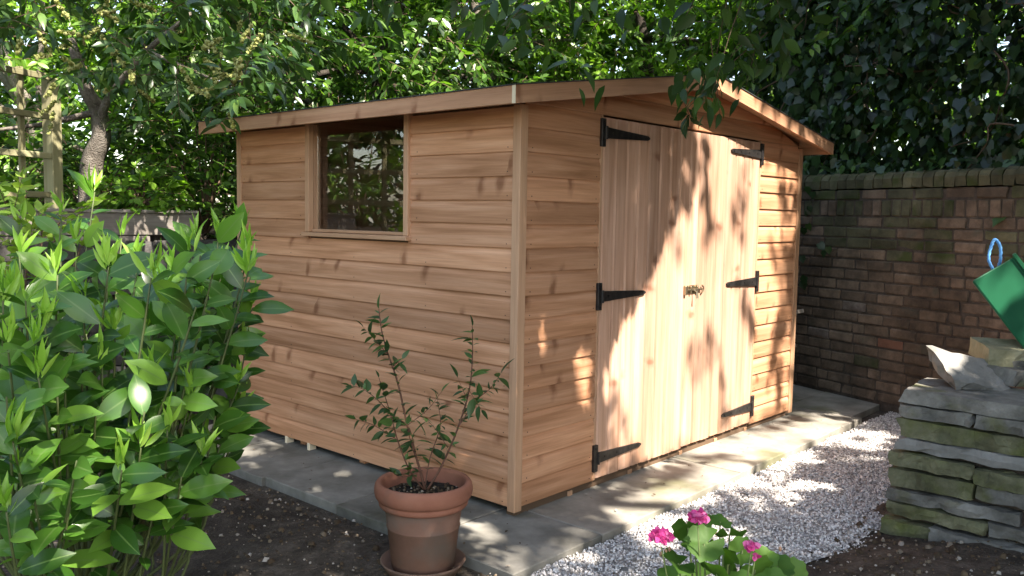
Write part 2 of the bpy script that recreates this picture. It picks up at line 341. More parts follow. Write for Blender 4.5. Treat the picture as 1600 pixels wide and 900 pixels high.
# ------------------------------------------------------------------ leaves
def leaf_template(n=7, wid=.36, fold=.10, droop=.22, tip=.55, base=.0):
    """elliptic leaf, unit length along +X, normal +Z; stations n, centre + 2 edges"""
    v = []; f = []
    for i in range(n):
        t = i / (n - 1); h = wid * .5 * (math.sin(math.pi * t ** (.5 + tip * .5))) ** (.8 if t < .8 else 1.05) if 0 < t < 1 else 0
        z = -droop * t * t
        v += [(t, -h, z + fold * h * 2), (t, 0, z), (t, h, z + fold * h * 2)]
    for i in range(n - 1):
        a = 3 * i; b = a + 3
        f += [(a, a+1, b+1, b), (a+1, a+2, b+2, b+1)]
    return np.array(v), f
def simple_leaf(wid=.42, droop=.2):
    v = np.array([(0,0,0),(.35,-wid/2,.03-droop*.12),(.42,0,-droop*.16-.03),(.35,wid/2,.03-droop*.12),(.72,-wid*.36,-droop*.5),(.72,wid*.36,-droop*.5),(1,0,-droop)])
    return v, [(0,1,2),(0,2,3),(1,4,2),(2,5,3),(2,4,6,5)]
def ivy_leaf():
    pts = [(0,0),(-.10,-.22),(.06,-.42),(.26,-.40),(.42,-.47),(.60,-.27),(1,0),(.60,.27),(.42,.47),(.26,.40),(.06,.42),(-.10,.22)]
    v = [(.3,0,-.02)] + [(x, y, .10*abs(y) - .12*x*x) for x, y in pts]
    return np.array(v), [(0, i, i % 12 + 1) for i in range(1, 13)]
def round_leaf(n=22):
    v = [(.18, 0, -.06)]; f = []
    for k in range(n):
        a = math.pi * (-.93 + 1.86 * k / (n - 1)); r = .5 * (1 + .09 * math.cos(a * 9)) ; 
        v.append((.28 + r * math.cos(a), r * math.sin(a), .05 + .06 * math.cos(a * 4)))
    for k in range(1, n): f.append((0, k, k + 1))
    return np.array(v), f
def basis(d, nrm):
    d = d / np.linalg.norm(d, axis=1, keepdims=True)
    y = np.cross(nrm, d); y /= np.linalg.norm(y, axis=1, keepdims=True) + 1e-9
    z = np.cross(d, y)
    return np.stack([d, y, z], axis=2)
def merged(name, T, P, B, S, mat, parent=None, smooth=True):
    v, f = T; nV = len(v); n = len(P)
    V = np.einsum('nij,kj->nki', B, v) * S[:, None, None] + P[:, None, :]
    me = bpy.data.meshes.new(name)
    lens = [len(q) for q in f]; li = np.concatenate([np.array(q) for q in f]); per = len(li)
    idx = (li[None, :] + nV * np.arange(n)[:, None]).ravel()
    starts = np.cumsum([0] + lens[:-1])
    st = (starts[None, :] + per * np.arange(n)[:, None]).ravel()
    me.vertices.add(n * nV); me.vertices.foreach_set('co', V.astype(np.float32).ravel())
    me.loops.add(len(idx)); me.loops.foreach_set('vertex_index', idx.astype(np.int32))
    me.polygons.add(len(st)); me.polygons.foreach_set('loop_start', st.astype(np.int32))
    try: me.polygons.foreach_set('loop_total', np.tile(np.array(lens, np.int32), n))
    except Exception: pass
    me.update(calc_edges=True)
    if smooth: me.polygons.foreach_set('use_smooth', np.ones(len(st), bool))
    me.attributes.new('mid', 'FLOAT', 'POINT').data.foreach_set('value', np.tile((np.abs(v[:,1]) < 1e-6).astype(np.float32), n))
    return link(name, me, mat, parent)
def leaf_objects(name, T, P, B, S, mat, parent):
    v, f = T; me = mesh(name, v, f, True); me.materials.append(mat)
    me.attributes.new('mid', 'FLOAT', 'POINT').data.foreach_set('value', (np.abs(v[:,1]) < 1e-6).astype(np.float32))
    pi = world_of(parent).inverted()
    for p, b, s in zip(P, B, S):
        m = Matrix.Identity(4)
        for i in range(3):
            for j in range(3): m[i][j] = b[i][j] * s
            m[i][3] = p[i]
        o = bpy.data.objects.new(name, me); COL.objects.link(o); o.parent = parent; o.matrix_parent_inverse = pi; o.matrix_basis = m
def leaves(T, P, B, S, mat, parent, name='leaf', rest='foliage', keep=300, T2=None):
    """the leaves that show largest in the picture are objects of their own, the others one mesh"""
    x, y, z = proj(P); vis = (x > -20) & (x < 1620) & (y > -20) & (y < 920) & (z > .3)
    sc = np.where(vis, S / np.maximum(z, .3), -1 / (1 + np.abs(z))); o = np.argsort(-sc)
    a = o[:keep]; a = a[vis[a]]; r = np.setdiff1d(np.arange(len(P)), a)
    if len(a): leaf_objects(name, T, P[a], B[a], S[a], mat, parent)
    if len(r): kind(merged(rest, T2 or T, P[r], B[r], S[r], mat, parent), 'stuff')
def unit(v): return v / (np.linalg.norm(v, axis=-1, keepdims=True) + 1e-9)
def sprigs(O, D, L, nl, size, droop=.35, spread=1.0, up=.8, jit=.35, rng=rng):
    """leaves along straight sprigs: origins O, directions D, lengths L -> P,B,S"""
    n = len(O); D = unit(D)
    t = np.linspace(.15, 1, nl)[None, :] + rng.uniform(-.05, .05, (n, nl))
    P = O[:, None, :] + D[:, None, :] * (t * L[:, None])[:, :, None]
    P[:, :, 2] -= droop * .35 * (t ** 2) * L[:, None]
    side = unit(np.cross(D, rng.normal(size=(n, 3)) * .3 + [0, 0, 1.]))
    sg = np.where(np.arange(nl) % 2 == 0, 1, -1)[None, :, None]
    fw = (t[:, :, None] ** 2) * 1.2 + .35
    d = side[:, None, :] * sg * spread + D[:, None, :] * fw + rng.normal(size=(n, nl, 3)) * jit
    d[:, :, 2] -= droop
    nr = rng.normal(size=(n, nl, 3)) * .45; nr[:, :, 2] += up
    d = d.reshape(-1, 3); nr = nr.reshape(-1, 3); P = P.reshape(-1, 3)
    S = size * rng.uniform(.65, 1.15, len(P))
    return P, basis(unit(d), unit(nr)), S
def twigs(O, D, L, droop, r, parent, mat, name='twig'):
    mb = MB(); D = unit(D)
    for o, d, l in zip(O, D, L):
        e = o + d * l; e[2] -= droop * .35 * l; m_ = o + d * l * .5; m_[2] -= droop * .09 * l
        mb.tube([o, m_, e], [r, r * .7, r * .3], 3, False)
    return kind(mb.build(name, mat, parent, fixn=False), 'stuff')
def rnd_dirs(n): return unit(rng.normal(size=(n, 3)))
def ellip(n, c, r):
    d = rnd_dirs(n) * (rng.uniform(.15, 1, n) ** (1 / 2.2))[:, None]
    return np.asarray(c) + d * np.asarray(r), d

# ================================================================== GROUND
W, L = 2.996, 2.382; p = .11; GZ = -.05
def soil_h(x, y): return .012*math.sin(7*x+1.3*y)+.010*math.sin(11*y-3*x)+.006*math.sin(23*x+17*y)
mb = MB(); mb.box((-60,-60,-.5), (60,60,-.085)); kind(mb.build('ground', M['soil']), 'structure')
# near soil bed: a relief sheet between the paths, the shrubs and the camera
nx, ny = 90, 90; xs = np.linspace(-5, 1.6, nx); ys = np.linspace(-6, 3.1, ny); v = []; f = []
for j in range(ny):
    for i in range(nx):
        x, y = xs[i], ys[j]; z = GZ - .022 + soil_h(x, y) + random.uniform(-.006, .006)
        if x > -.56 and y > -.50: z = -.09
        if y > -1.22 + .05*math.sin(5*x) and y < 0 and x > -1.25: z = -.09
        if y < -1.3 and x > .1: z += min(.09, (-1.3 - y) * .25)
        v.append((x, y, z))
for j in range(ny-1):
    for i in range(nx-1): a = j*nx+i; f.append((a, a+1, a+nx+1, a+nx))
kind(link('soil_bed', mesh('soil_bed', v, f, True), M['soil']), 'structure')
# gravel path
v = []; f = []; nx, ny = 80, 30; gp = []
for j in range(ny):
    for i in range(nx):
        x = -1.2 + (4.0+1.2)*i/(nx-1); y0 = -1.20 + .05*math.sin(5*x) if x < 1.1 else -3.5; y = -.425 + (y0+.425)*j/(ny-1)
        v.append((x, y, GZ - .03 + .006*math.sin(9*x)*math.cos(8*y)))
for j in range(ny-1):
    for i in range(nx-1): a = j*nx+i; f.append((a, a+nx, a+nx+1, a+1))
kind(link('gravel_path', mesh('gravel_path', v, f, True), M['gravelbed']), 'structure')
# stone chips
n = 60000; x = rng.uniform(-1.2, 3.8, n); y = rng.uniform(-1.3, -.43, n) 
far = rng.random(n) < .25; x[far] = rng.uniform(1.3, 3.8, far.sum()); y[far] = rng.uniform(-2.4, -1.2, far.sum())
ok = (x > 1.15) | (y > -1.2 + .05*np.sin(5*x) + rng.normal(0, .03, n)); x = x[ok]; y = y[ok]; n = len(x)
P = np.stack([x, y, GZ - .026 + .006*np.sin(9*x)*np.cos(8*y) + rng.uniform(0, .012, n)], 1)
chip = (np.array([(-.6,-.4,-.3),(.5,-.5,-.25),(.6,.4,-.3),(-.4,.5,-.2),(-.35,-.3,.3),(.4,-.2,.35),(.3,.35,.22),(-.3,.2,.38)]), [(0,1,5,4),(1,2,6,5),(2,3,7,6),(3,0,4,7),(4,5,6,7)])
S = rng.choice([.005,.0075,.010,.014], n, p=[.3,.4,.24,.06]); kind(merged('gravel', chip, P, basis(rnd_dirs(n)*[1,1,.4], unit(rng.normal(size=(n,3))*.5+[0,0,1])), S, M['chips'], smooth=False), 'stuff')
bpy.data.objects['gravel']['label'] = 'loose pale grey stone chips covering the path'
# litter on the soil
n = 13000; x = rng.uniform(-2.9, 1.2, n); y = rng.uniform(-2.3, 2.6, n)
ok = ~((x > -.5) & (y > -1.2)) | ((y < -1.15)); x = x[ok]; y = y[ok]; n = len(x)
P = np.stack([x, y, [GZ - .018 + soil_h(a, b) for a, b in zip(x, y)]], 1); P[:, 2] += np.where((y < -1.3) & (x > .1), np.minimum(.09, (-1.3-y)*.25), 0) + rng.uniform(0, .006, n)
kind(merged('leaf_litter', chip, P, basis(rnd_dirs(n)*[1,1,.2], unit(rng.normal(size=(n,3))*.4+[0,0,1])), rng.choice([.005,.009,.015,.026], n, p=[.45,.35,.15,.05]), M['litter'], smooth=False), 'stuff')
# paving: each slab a piece of the paving
pv = kind(MB().box((-.44,-.38,-.30), (W-.02,2.6,-.10)).build('paving', M['mortar']), 'structure')
def slab(x0, y0, x1, y1, m, dz=0):
    g = .004; MB().bbox((x0+g,y0+g,-.097), (x1-g,y1-g,GZ+.013+dz), .004).build('slab', M[m], pv)
yj = [-.43,.114,.724,1.345,1.963,2.58]
for i in range(len(yj)-1):
    slab(-.485+random.uniform(-.012,.012), yj[i], .115, yj[i+1], 'slab', random.uniform(-.004,.004))
for a, b, y0 in ((.115,1.42,-.428),(1.42,2.66,-.42),(2.66,3.28,-.41),(3.28,4.02,-.34)): slab(a, y0, b, .17, 'slab2', random.uniform(-.003,.003))
slab(3.02, .17, 4.3, .9, 'slab2', -.003); slab(.115, .17, 3.02, 2.58, 'slab', -.002)

# ================================================================== SHED
shed = tag(empty('garden_shed', (W/2, L/2, GZ)), 'brown timber garden shed with double doors, window and shallow apex roof', 'shed')
PROF = [(0,.0),(.015,.0),(.017,.003),(.017,.076),(.0155,.084),(.011,.092),(.0075,.101),(.0065,.1125),(0,.1125)]
def board(parent, rot, o3, la, lb, lc=None, ld=None, prof=PROF, name='board', mat='shed'):
    """shiplap board; runs along the wall from la to lb at its foot and lc to ld at its top (local X is the grain)"""
    lc = la if lc is None else lc; ld = lb if ld is None else ld
    zt = prof[-1][1]; v = []; n = len(prof); mid = (la+lb)/2
    for e0, e1 in ((la, lc), (lb, ld)):
        for out, z in prof: v.append((e0 + (e1-e0)*z/zt - mid, out, z))
    f = [tuple(range(n))[::-1], tuple(range(n, 2*n))]
    for i in range(n): f.append((i, (i+1) % n, (i+1) % n + n, i+n))
    me = mesh(name, v, f); ax = Matrix.Rotation(rot, 4, 'Z'); mid_v = ax @ Vector((mid, 0, 0))
    import bmesh
    bm = bmesh.new(); bm.from_mesh(me); bmesh.ops.recalc_face_normals(bm, faces=bm.faces); bm.to_mesh(me); bm.free()
    mt = Matrix.Translation(Vector(o3) + mid_v) @ ax
    return link(name, me, M[mat], parent, mt)
# --- window wall (outward -x); local X -> +y
wy0, wy1 = .743, 1.635; wz0, wz1 = 1.235, 1.862
mb = MB(); mb.box((.018,.02,0), (.045,L-.02,1.225)); mb.box((.018,.02,1.225), (.045,wy0+.03,1.86)); mb.box((.018,wy1-.03,1.225), (.045,L-.02,1.86))
side = mb.build('window_wall', M['inside'], shed)
for k in range(17):
    top = (k == 16)
    pr = PROF if not top else PROF[:4] + [(.017,.09),(0,.09)]
    if k <= 10: board(side, math.pi/2, (.0175,0,k*p), .040, L-.040, prof=pr)
    else:
        board(side, math.pi/2, (.0175,0,k*p), .040, wy0+.012, prof=pr); board(side, math.pi/2, (.0175,0,k*p), wy1-.012, L-.040, prof=pr)
# --- window
win = empty('window', (0, (wy0+wy1)/2, wz0)); adopt(win, shed, Matrix.Translation((0,(wy0+wy1)/2,wz0)))
def grain(name, mat, parent, a, b, c=.003):
    """chamfered bar with its own origin and the grain along its longest side"""
    a = np.array(a, float); b = np.array(b, float); s = b - a; ax = int(np.argmax(s)); ctr = (a+b)/2
    R = [Matrix.Identity(4), Matrix.Rotation(math.pi/2, 4, 'Z'), Matrix.Rotation(-math.pi/2, 4, 'Y')][ax]
    h = np.abs(np.array((R.inverted() @ Vector(s/2)).to_tuple()))
    mb = MB().bbox(tuple(-h), tuple(h), min(c, h.min()*.4)); return mb.build(name, M[mat], parent, M=Matrix.Translation(ctr.tolist()) @ R)
grain('frame', 'trim', win, (-.016,wy0,wz0+.012), (.02,wy0+.036,wz1))
grain('frame', 'trim', win, (-.016,wy1-.036,wz0+.012), (.02,wy1,wz1))
grain('frame', 'trim', win, (.021,wy0+.012,wz0+.006), (.075,wy0+.032,wz1))
grain('frame', 'trim', win, (.021,wy1-.032,wz0+.006), (.075,wy1-.012,wz1))
grain('frame', 'trim', win, (.006,wy0+.0365,wz0+.013), (.072,wy1-.0365,wz0+.030))
grain('sill', 'trim', win, (-.036,wy0-.012,wz0-.012), (.0165,wy1+.012,wz0+.011))
MB().box((.050,wy0+.033,wz0+.031), (.054,wy1-.033,wz1)).build('pane', M['glass'], win)
# --- door wall (outward -y); local X -> -x
dx0, dx1, dzt = .628, 2.348, 1.858
mb = MB(); mb.box((.02,.018,0), (dx0+.01,.045,1.87)); mb.box((dx1-.01,.018,0), (W-.02,.045,1.87)); 
mb.add([(.02,.018,1.871),(W-.02,.018,1.871),(W-.02,.018,1.90),(1.5,.018,2.13),(.02,.018,1.90),(.02,.045,1.871),(W-.02,.045,1.871),(W-.02,.045,1.90),(1.5,.045,2.13),(.02,.045,1.90)],
       [(0,1,2,3,4),(9,8,7,6,5),(0,5,6,1),(1,6,7,2),(2,7,8,3),(3,8,9,4),(4,9,5,0)])
front = mb.build('door_wall', M['inside'], shed)
def fb(x0, x1, k, x0t=None, x1t=None, pr=PROF):
    board(front, math.pi, (0,.0175,k*p), -x1, -x0, None if x1t is None else -x1t, None if x0t is None else -x0t, prof=pr)
for k in range(17):
    fb(.046, dx0-.016, k); fb(dx1+.016, W-.052, k)
SL = .154
def gx(z): return (2.140 - z)/SL
fb(.046, W-.052, 17, max(.046, 1.5-gx(1.98)), min(W-.052, 1.5+gx(1.98)))
fb(1.5-gx(1.98), 1.5+gx(1.98), 18, 1.5-gx(2.0925), 1.5+gx(2.0925))
fb(1.5-gx(2.09), 1.5+gx(2.09), 19, 1.5-.03, 1.5+.03, PROF[:3]+[(.017,.04),(0,.045)])
grain('jamb', 'trim', front, (dx0-.018,-.002,.0), (dx0-.002,.02,1.868)); grain('jamb', 'trim', front, (dx1+.002,-.002,.0), (dx1+.018,.02,1.868))
# --- doors of tongue-and-groove planks
split = 1.478; VPR = None
def plank(parent, x0, x1, z0, z1):
    g = .0018; h = (z1-z0)/2; w = (x1-x0)/2-g; c = .008
    prof = [(-w,.012),(-w+.0,.0+c),(-w+c,0),(w-c,0),(w,c),(w,.012)]
    v = []; n = len(prof)
    for e in (-h, h):
        for a, o in prof: v.append((e, a, o))
    f = [tuple(range(n)), tuple(range(n,2*n))[::-1]] + [(i,(i+1)%n,(i+1)%n+n,i+n) for i in range(n)]
    me = mesh('plank', v, f)
    import bmesh
    bm = bmesh.new(); bm.from_mesh(me); bmesh.ops.recalc_face_normals(bm, faces=bm.faces); bm.to_mesh(me); bm.free()
    # local X -> z, local Y -> x, local Z -> +y (inward)
    R = Matrix(((0,1,0,0),(0,0,1,0),(1,0,0,0),(0,0,0,1)))
    return link('plank', me, M['door'], parent, Matrix.Translation(((x0+x1)/2, -.004, (z0+z1)/2)) @ R)
def hinge(parent, xh, z, s):
    mb = MB(); y = -.011
    mb.bbox((min(xh,xh-s*.034), y-.004, z-.07), (max(xh,xh-s*.034), y+.013, z+.07), .002)
    mb.tube([(xh, y-.006, z-.032), (xh, y-.006, z+.032)], .008, 8)
    x0, x1 = xh+s*.006, xh+s*.40; h0, h1 = .028, .012
    mb.add([(x0,y-.003,z-h0),(x0,y-.003,z+h0),(x1-s*.02,y-.003,z+h1),(x1,y-.003,z+.004),(x1,y-.003,z-.004),(x1-s*.02,y-.003,z-h1),
            (x0,y+.006,z-h0),(x0,y+.006,z+h0),(x1-s*.02,y+.006,z+h1),(x1,y+.006,z+.004),(x1,y+.006,z-.004),(x1-s*.02,y+.006,z-h1)],
           [(0,1,2,3,4,5),(11,10,9,8,7,6)]+[(i,(i+1)%6,(i+1)%6+6,i+6) for i in range(6)])
    for q in (.06,.17,.28,.37): mb.lathe([(.0,.0025),(.005,.0015),(.006,0)], 8) if False else mb.tube([(xh+s*q,y-.0035,z),(xh+s*q,y-.0065,z)], .0055, 7)
    for q in (-.052,.052): mb.tube([(xh-s*.02,y-.0045,z+q),(xh-s*.02,y-.0075,z+q)], .006, 7)
    return mb.build('hinge', M['iron'], parent)
for xa, xb, s in ((dx0, split, 1), (split, dx1, -1)):
    mb = MB().box((xa+.006,.009,.03), (xb-.006,.03,dzt-.006)); door = mb.build('door', M['inside'], shed)
    nb = 8; wd = (xb-xa)/nb
    for i in range(nb): plank(door, xa+i*wd, xa+(i+1)*wd, .016+random.uniform(-.003,.003) - (.008 if s > 0 else 0), dzt)
    for z in (.118 if s > 0 else .125, .957, 1.782): hinge(door, xa+.004 if s > 0 else xb-.004, z, s)
    if s < 0:
        mb = MB(); z = .945; y = -.005
        mb.bbox((split+.012,y-.003,z-.026), (split+.125,y,z+.026), .001)
        mb.bbox((split+.022,y-.016,z-.021), (split+.034,y-.0035,z+.021), .002); mb.bbox((split+.095,y-.016,z-.021), (split+.107,y-.0035,z+.021), .002)
        mb.tube([(split-.035,y-.010,z), (split+.155,y-.010,z)], .0065, 8); mb.tube([(split+.06,y-.010,z),(split+.062,y-.03,z-.012),(split+.062,y-.034,z-.05)], [.006,.005,.008], 7)
        mb.tube([(split+.155,y-.010,z+.022),(split+.172,y-.010,z+.012),(split+.176,y-.010,z),(split+.172,y-.010,z-.012),(split+.155,y-.010,z-.022)], .005, 6)
        mb.build('bolt', M['zinc'], door)
    else:
        MB().bbox((split-.038,-.022,.917), (split-.016,-.0045,.973), .003).build('bolt_keeper', M['zinc'], door)
# --- hidden walls, floor, corner posts
MB().box((W-.04,.03,0), (W-.005,L-.03,1.86)).build('side_wall', M['shed'], shed)
mb = MB().box((.046,L-.045,0), (W-.046,L-.012,1.86)); mb.add([(.05,L-.045,1.861),(W-.05,L-.045,1.861),(1.5,L-.045,2.12),(.05,L-.012,1.861),(W-.05,L-.012,1.861),(1.5,L-.012,2.12)],[(0,1,2),(5,4,3),(0,3,4,1),(1,4,5,2),(2,5,3,0)])
mb.build('back_wall', M['shed'], shed)
MB().box((.046,.046,.002), (W-.046,L-.046,.02)).build('floor', M['inside'], shed)
for x0, y0, x1, y1 in ((-.006,-.006,.047,.041),(-.006,L-.041,.047,L+.006),(W-.053,-.006,W+.006,.041),(W-.053,L-.041,W+.006,L+.006)):
    grain('corner_post', 'trim', shed, (x0,y0,-.018), (x1,y1,1.858))
for y in (.05,.62,1.19,1.76,2.31): grain('bearer', 'shed', shed, (.05,y-.025,GZ-.003), (W-.05,y+.025,.0))
for y in (1.86,1.63): grain('shim', 'cut', shed, (-.002,y-.012,GZ-.004), (.049,y+.012,.002))
grain('shim', 'inside', shed, (.012,.012,GZ-.004), (.06,.06,-.019))
grain('bearer', 'inside', shed, (.052,.018,GZ-.003), (W-.05,.0235,-.003))  # thin dark strip, puts the shade of the gap under the front into colour
for x in (.42,.95,1.48,1.9,2.3): grain('shim', 'trim', shed, (x,.010,GZ-.004), (x+.035,.0175,-.016))
# --- roof
ox, of, ob = .194, .142, .125; xc = 1.498; ze = 1.911; za = 2.172
slope = (za-ze)/(xc+ox)
def roofz(x): return za - slope*abs(x-xc)
mb = MB()
def sheet(t0, t1, e, yo0, yo1):
    xs_ = [-ox-e, xc, 2*xc+ox+e]; v = []
    for y in (yo0, yo1):
        for tt in (t0, t1):
            for x in xs_: v.append((x, y, roofz(x)+tt))
    return v, [(0,1,4,3),(1,2,5,4),(6,9,10,7),(7,10,11,8),(0,6,7,1),(1,7,8,2),(3,4,10,9),(4,5,11,10),(0,3,9,6),(2,8,11,5)]
v, f = sheet(-.030, -.004, -.022, -of+.021, L+ob-.021); roof = MB().add(v, f).build('roof', M['shed'], shed)
v, f = sheet(-.0035, .0015, .006, -of-.006, L+ob+.006); MB().add(v, f).build('felt', M['felt'], roof)
# eaves boards
def sloped(name, mat, parent, xa, xb, y0, y1, h):
    """barge board along the slope from xa to xb, grain along its length"""
    ca = Vector((xa, (y0+y1)/2, roofz(xa)-.004)); cb = Vector((xb, (y0+y1)/2, roofz(xb)-.004)); d = cb-ca; Ln = d.length; ang = math.atan2(d.z, d.x)
    t = math.tan(ang); hw = (y1-y0)/2
    vv = []
    for e in (-Ln/2, Ln/2):     # plumb cut ends
        for yy in (-hw, hw):
            vv.append((e, yy, 0)); vv.append((e - math.sin(ang)*h, yy, -math.cos(ang)*h))
    ff = [(0,1,3,2),(4,6,7,5),(0,4,5,1),(2,3,7,6),(0,2,6,4),(1,5,7,3)]
    return MB().add(vv, ff).build(name, M[mat], parent, M=Matrix.Translation((ca+cb)/2) @ Matrix.Rotation(-ang, 4, 'Y'))
for y0, y1 in ((-of,-of+.02),(L+ob-.02,L+ob)):
    sloped('barge_board', 'barge', roof, -ox, xc-.001, y0, y1, .077); sloped('barge_board', 'barge', roof, xc+.001, 2*xc+ox, y0-.001, y1-.001, .077)
v = [(-ox-.0015,-of-.001,1.832),(-ox-.0015,-of+.019,1.832),(-ox-.0015,-of+.019,1.9065),(-ox-.0015,-of-.001,1.9065)]
MB().box((-ox-.003,-of+.0005,1.8305), (-ox-.0005,-of+.0195,1.9065)).build('sawn_end', M['cut'], roof)
grain('fascia', 'barge', roof, (-ox,-of+.021,1.831), (-ox+.02,L+ob-.021,1.9075), .002)
grain('fascia', 'barge', roof, (2*xc+ox-.02,-of+.021,1.831), (2*xc+ox,L+ob-.021,1.9075), .002)

# ================================================================== BRICK WALL
wd_ = unit(np.array([.347,.938,0])); wn = np.array([-wd_[1], wd_[0], 0]); wb = np.array([3.78,-.452,0])
bw = tag(empty('brick_wall', tuple(wb + wd_*.3 - wn*.11 + [0,0,GZ])), 'old dark red brick wall with soldier course and mossy rounded coping', 'wall')
Rw = Matrix(((wd_[0],wn[0],0,0),(wd_[1],wn[1],0,0),(0,0,1,0),(0,0,0,1)))    # local X along, Y out, Z up
def wp(s, o, z): q = wb + wd_*s + wn*o; return Vector((q[0], q[1], z))
mb = MB().box((-3.4,-.20,-.1), (5,-.009,1.60)); mb.build('mortar', M['mortar'], bw, M=Matrix.Translation(wp(0,0,0)) @ Rw)
def brick_mesh(l, h, d, c, jag, rnd=False):
    me = None; mb = MB(); mb.bbox((-l/2,-d,-h/2), (l/2,0,h/2), c)
    if rnd:   # rounded coping brick: long, over the wall top
        mb = MB(); prof = [(0,-h/2),(.006,h*.05),(-.012,h*.32),(-.05,h*.48),(-.12,h*.5),(-.19,h*.45),(-.225,h*.2),(-.23,-h/2)]
        n = len(prof); v = []
        for e in (-l/2, l/2):
            for o, z in prof: v.append((e, o, z))
        mb.add(v, [tuple(range(n)), tuple(range(n,2*n))[::-1]] + [(i,(i+1)%n,(i+1)%n+n,i+n) for i in range(n)])
    mb.v = [tuple(np.array(q) + rng.normal(0, jag, 3)) for q in mb.v]
    me = mb.me('brick'); 
    import bmesh
    bm = bmesh.new(); bm.from_mesh(me); bmesh.ops.recalc_face_normals(bm, faces=bm.faces); bm.to_mesh(me); bm.free()
    return me
st = {}
def getb(key, l, h, d, mat, rnd=False):
    if (key, mat) not in st:
        st[key, mat] = [brick_mesh(l, h, d, .007, .0025, rnd) for _ in range(4)]
        for me in st[key, mat]: me.materials.append(M[mat])
    return random.choice(st[key, mat])
rest = MB(); cnt = 0
def put(key, l, h, d, s, z, mat, rnd=False):
    global cnt
    me = getb(key, l, h, d, mat, rnd)
    T = Matrix.Translation(wp(s, random.uniform(-.006,.006), z)) @ Rw @ Matrix.Rotation(random.uniform(-.012,.012), 4, 'Y')
    if -1.75 < s < 1.35:
        link('brick', me, None, bw, T); cnt += 1
    else: rest.add([tuple(T @ vv.co) for vv in me.vertices], [tuple(q.vertices) for q in me.polygons])
ch = .0835
for r in range(17):
    z = GZ + .03 + ch*(r+.5); off = (.12 if r % 2 else 0) + random.uniform(-.03,.03)
    s = -3.2 + off
    while s < 4.2:
        hd = random.random() < .16; l = .115 if hd else .232
        u = random.random(); mat = 'brick' if u < .90 else ('brickpale' if u < .93 else ('brickred' if u < .94 else 'brickmoss'))
        if r > 12 and random.random() < .55: mat = 'brickmoss'
        put('h' if hd else 's', l - .012, ch - .012, .10, s + l/2, z, mat); s += l
z0 = GZ + .03 + ch*17
for i in range(90): put('sol', .075, .118, .10, -3.2 + .086*i, z0 + .064, 'brickmoss' if random.random() < .7 else 'brick')
for s in np.arange(-3.2, 4.2, .24): put('s', .22, ch-.012, .10, s + .12, z0 + .128 + ch/2, 'brickmoss' if random.random() < .75 else 'brick')
for i in range(90): put('cop', .077, .125, .2, -3.2 + .086*i, z0 + .128 + ch + .066, 'brickmoss', True)
kind(rest.build('brickwork', M['brick'], bw, fixn=False), 'stuff')
WT = z0 + .128 + ch + .128

# ================================================================== RAISED BANK + RETAINING WALL
ry = 3.05
mb = MB(); mb.box((-9,ry+.30,-.6), (12,14,1.19))
def pl(s, o): q = wb + wd_*s + wn*o; return (q[0], q[1])
a, b_, c, d_ = pl(-6,-.24), pl(9,-.24), pl(9,-9), pl(-6,-9)
mb.add([(*a,-.6),(*b_,-.6),(*c,-.6),(*d_,-.6),(*a,1.45),(*b_,1.45),(*c,1.45),(*d_,1.45)], [(0,3,2,1),(4,5,6,7),(0,1,5,4),(1,2,6,5),(2,3,7,6),(3,0,4,7)])
kind(mb.build('bank', M['soil']), 'structure')
def rock_mesh(l, d, h, jag, seed, sub=2, taper=.06):
    """rough quarried stone: lattice block with worn arrises and broken faces; origin at centre"""
    from mathutils import noise
    r = np.random.default_rng(seed); st_ = [.11,.075,.05,.034,.026][min(sub,4)]
    nx, ny, nz = (max(2, min(16, int(round(q/st_)))) for q in (l, d, h)); idx = {}; v = []; f = []
    ph = r.uniform(0, 50, 3); sk = r.uniform(-1, 1, 4)*taper
    def vert(i, j, k):
        if (i,j,k) in idx: return idx[i,j,k]
        q = np.array([2*i/nx-1, 2*j/ny-1, 2*k/nz-1]); hx = np.array([l,d,h])/2; rad = min(h*.14, .011)
        pnt = q*hx; inn = np.clip(pnt, -(hx-rad), hx-rad); dd = pnt-inn; nn = np.linalg.norm(dd)
        if nn > 1e-9 and (np.abs(dd) > 1e-9).sum() > 1: pnt = inn + dd/nn*rad*(1+.15*((np.abs(dd) > 1e-9).sum()-1))
        pnt[0] *= 1 + sk[0]*q[2] + sk[1]*q[1]; pnt[2] *= 1 + sk[2]*q[0]; pnt[2] += sk[3]*.12*h*math.sin(2*q[0])
        w_ = np.array(noise.noise_vector(Vector(pnt*9+ph)))*.8 + np.array(noise.noise_vector(Vector(pnt*[26,26,40]+ph)))*.7 + r.normal(0,.22,3)
        pnt = pnt + w_*jag*[1,1,.45]
        idx[i,j,k] = len(v); v.append(tuple(pnt)); return idx[i,j,k]
    for k in (0, nz):
        for i in range(nx):
            for j in range(ny): q = [vert(i,j,k),vert(i+1,j,k),vert(i+1,j+1,k),vert(i,j+1,k)]; f.append(tuple(q if k else q[::-1]))
    for j in (0, ny):
        for i in range(nx):
            for k in range(nz): q = [vert(i,j,k),vert(i+1,j,k),vert(i+1,j,k+1),vert(i,j,k+1)]; f.append(tuple(q[::-1] if j else q))
    for i in (0, nx):
        for j in range(ny):
            for k in range(nz): q = [vert(i,j,k),vert(i,j+1,k),vert(i,j+1,k+1),vert(i,j,k+1)]; f.append(tuple(q if i else q[::-1]))
    return mesh('stone', v, f)
rw = tag(empty('retaining_wall', (-.5, ry+.15, GZ)), 'dark rubble stone retaining wall behind the laurel shrub', 'wall')
MB().box((-5,ry+.06,-.1), (3.6,ry+.295,1.10)).build('mortar', M['mortar'], rw)
rs = [rock_mesh(.30,.16,.115,.012,50+i,1) for i in range(6)]; hs = [rock_mesh(.19,.16,.115,.012,70+i,1) for i in range(4)]
rest = MB()
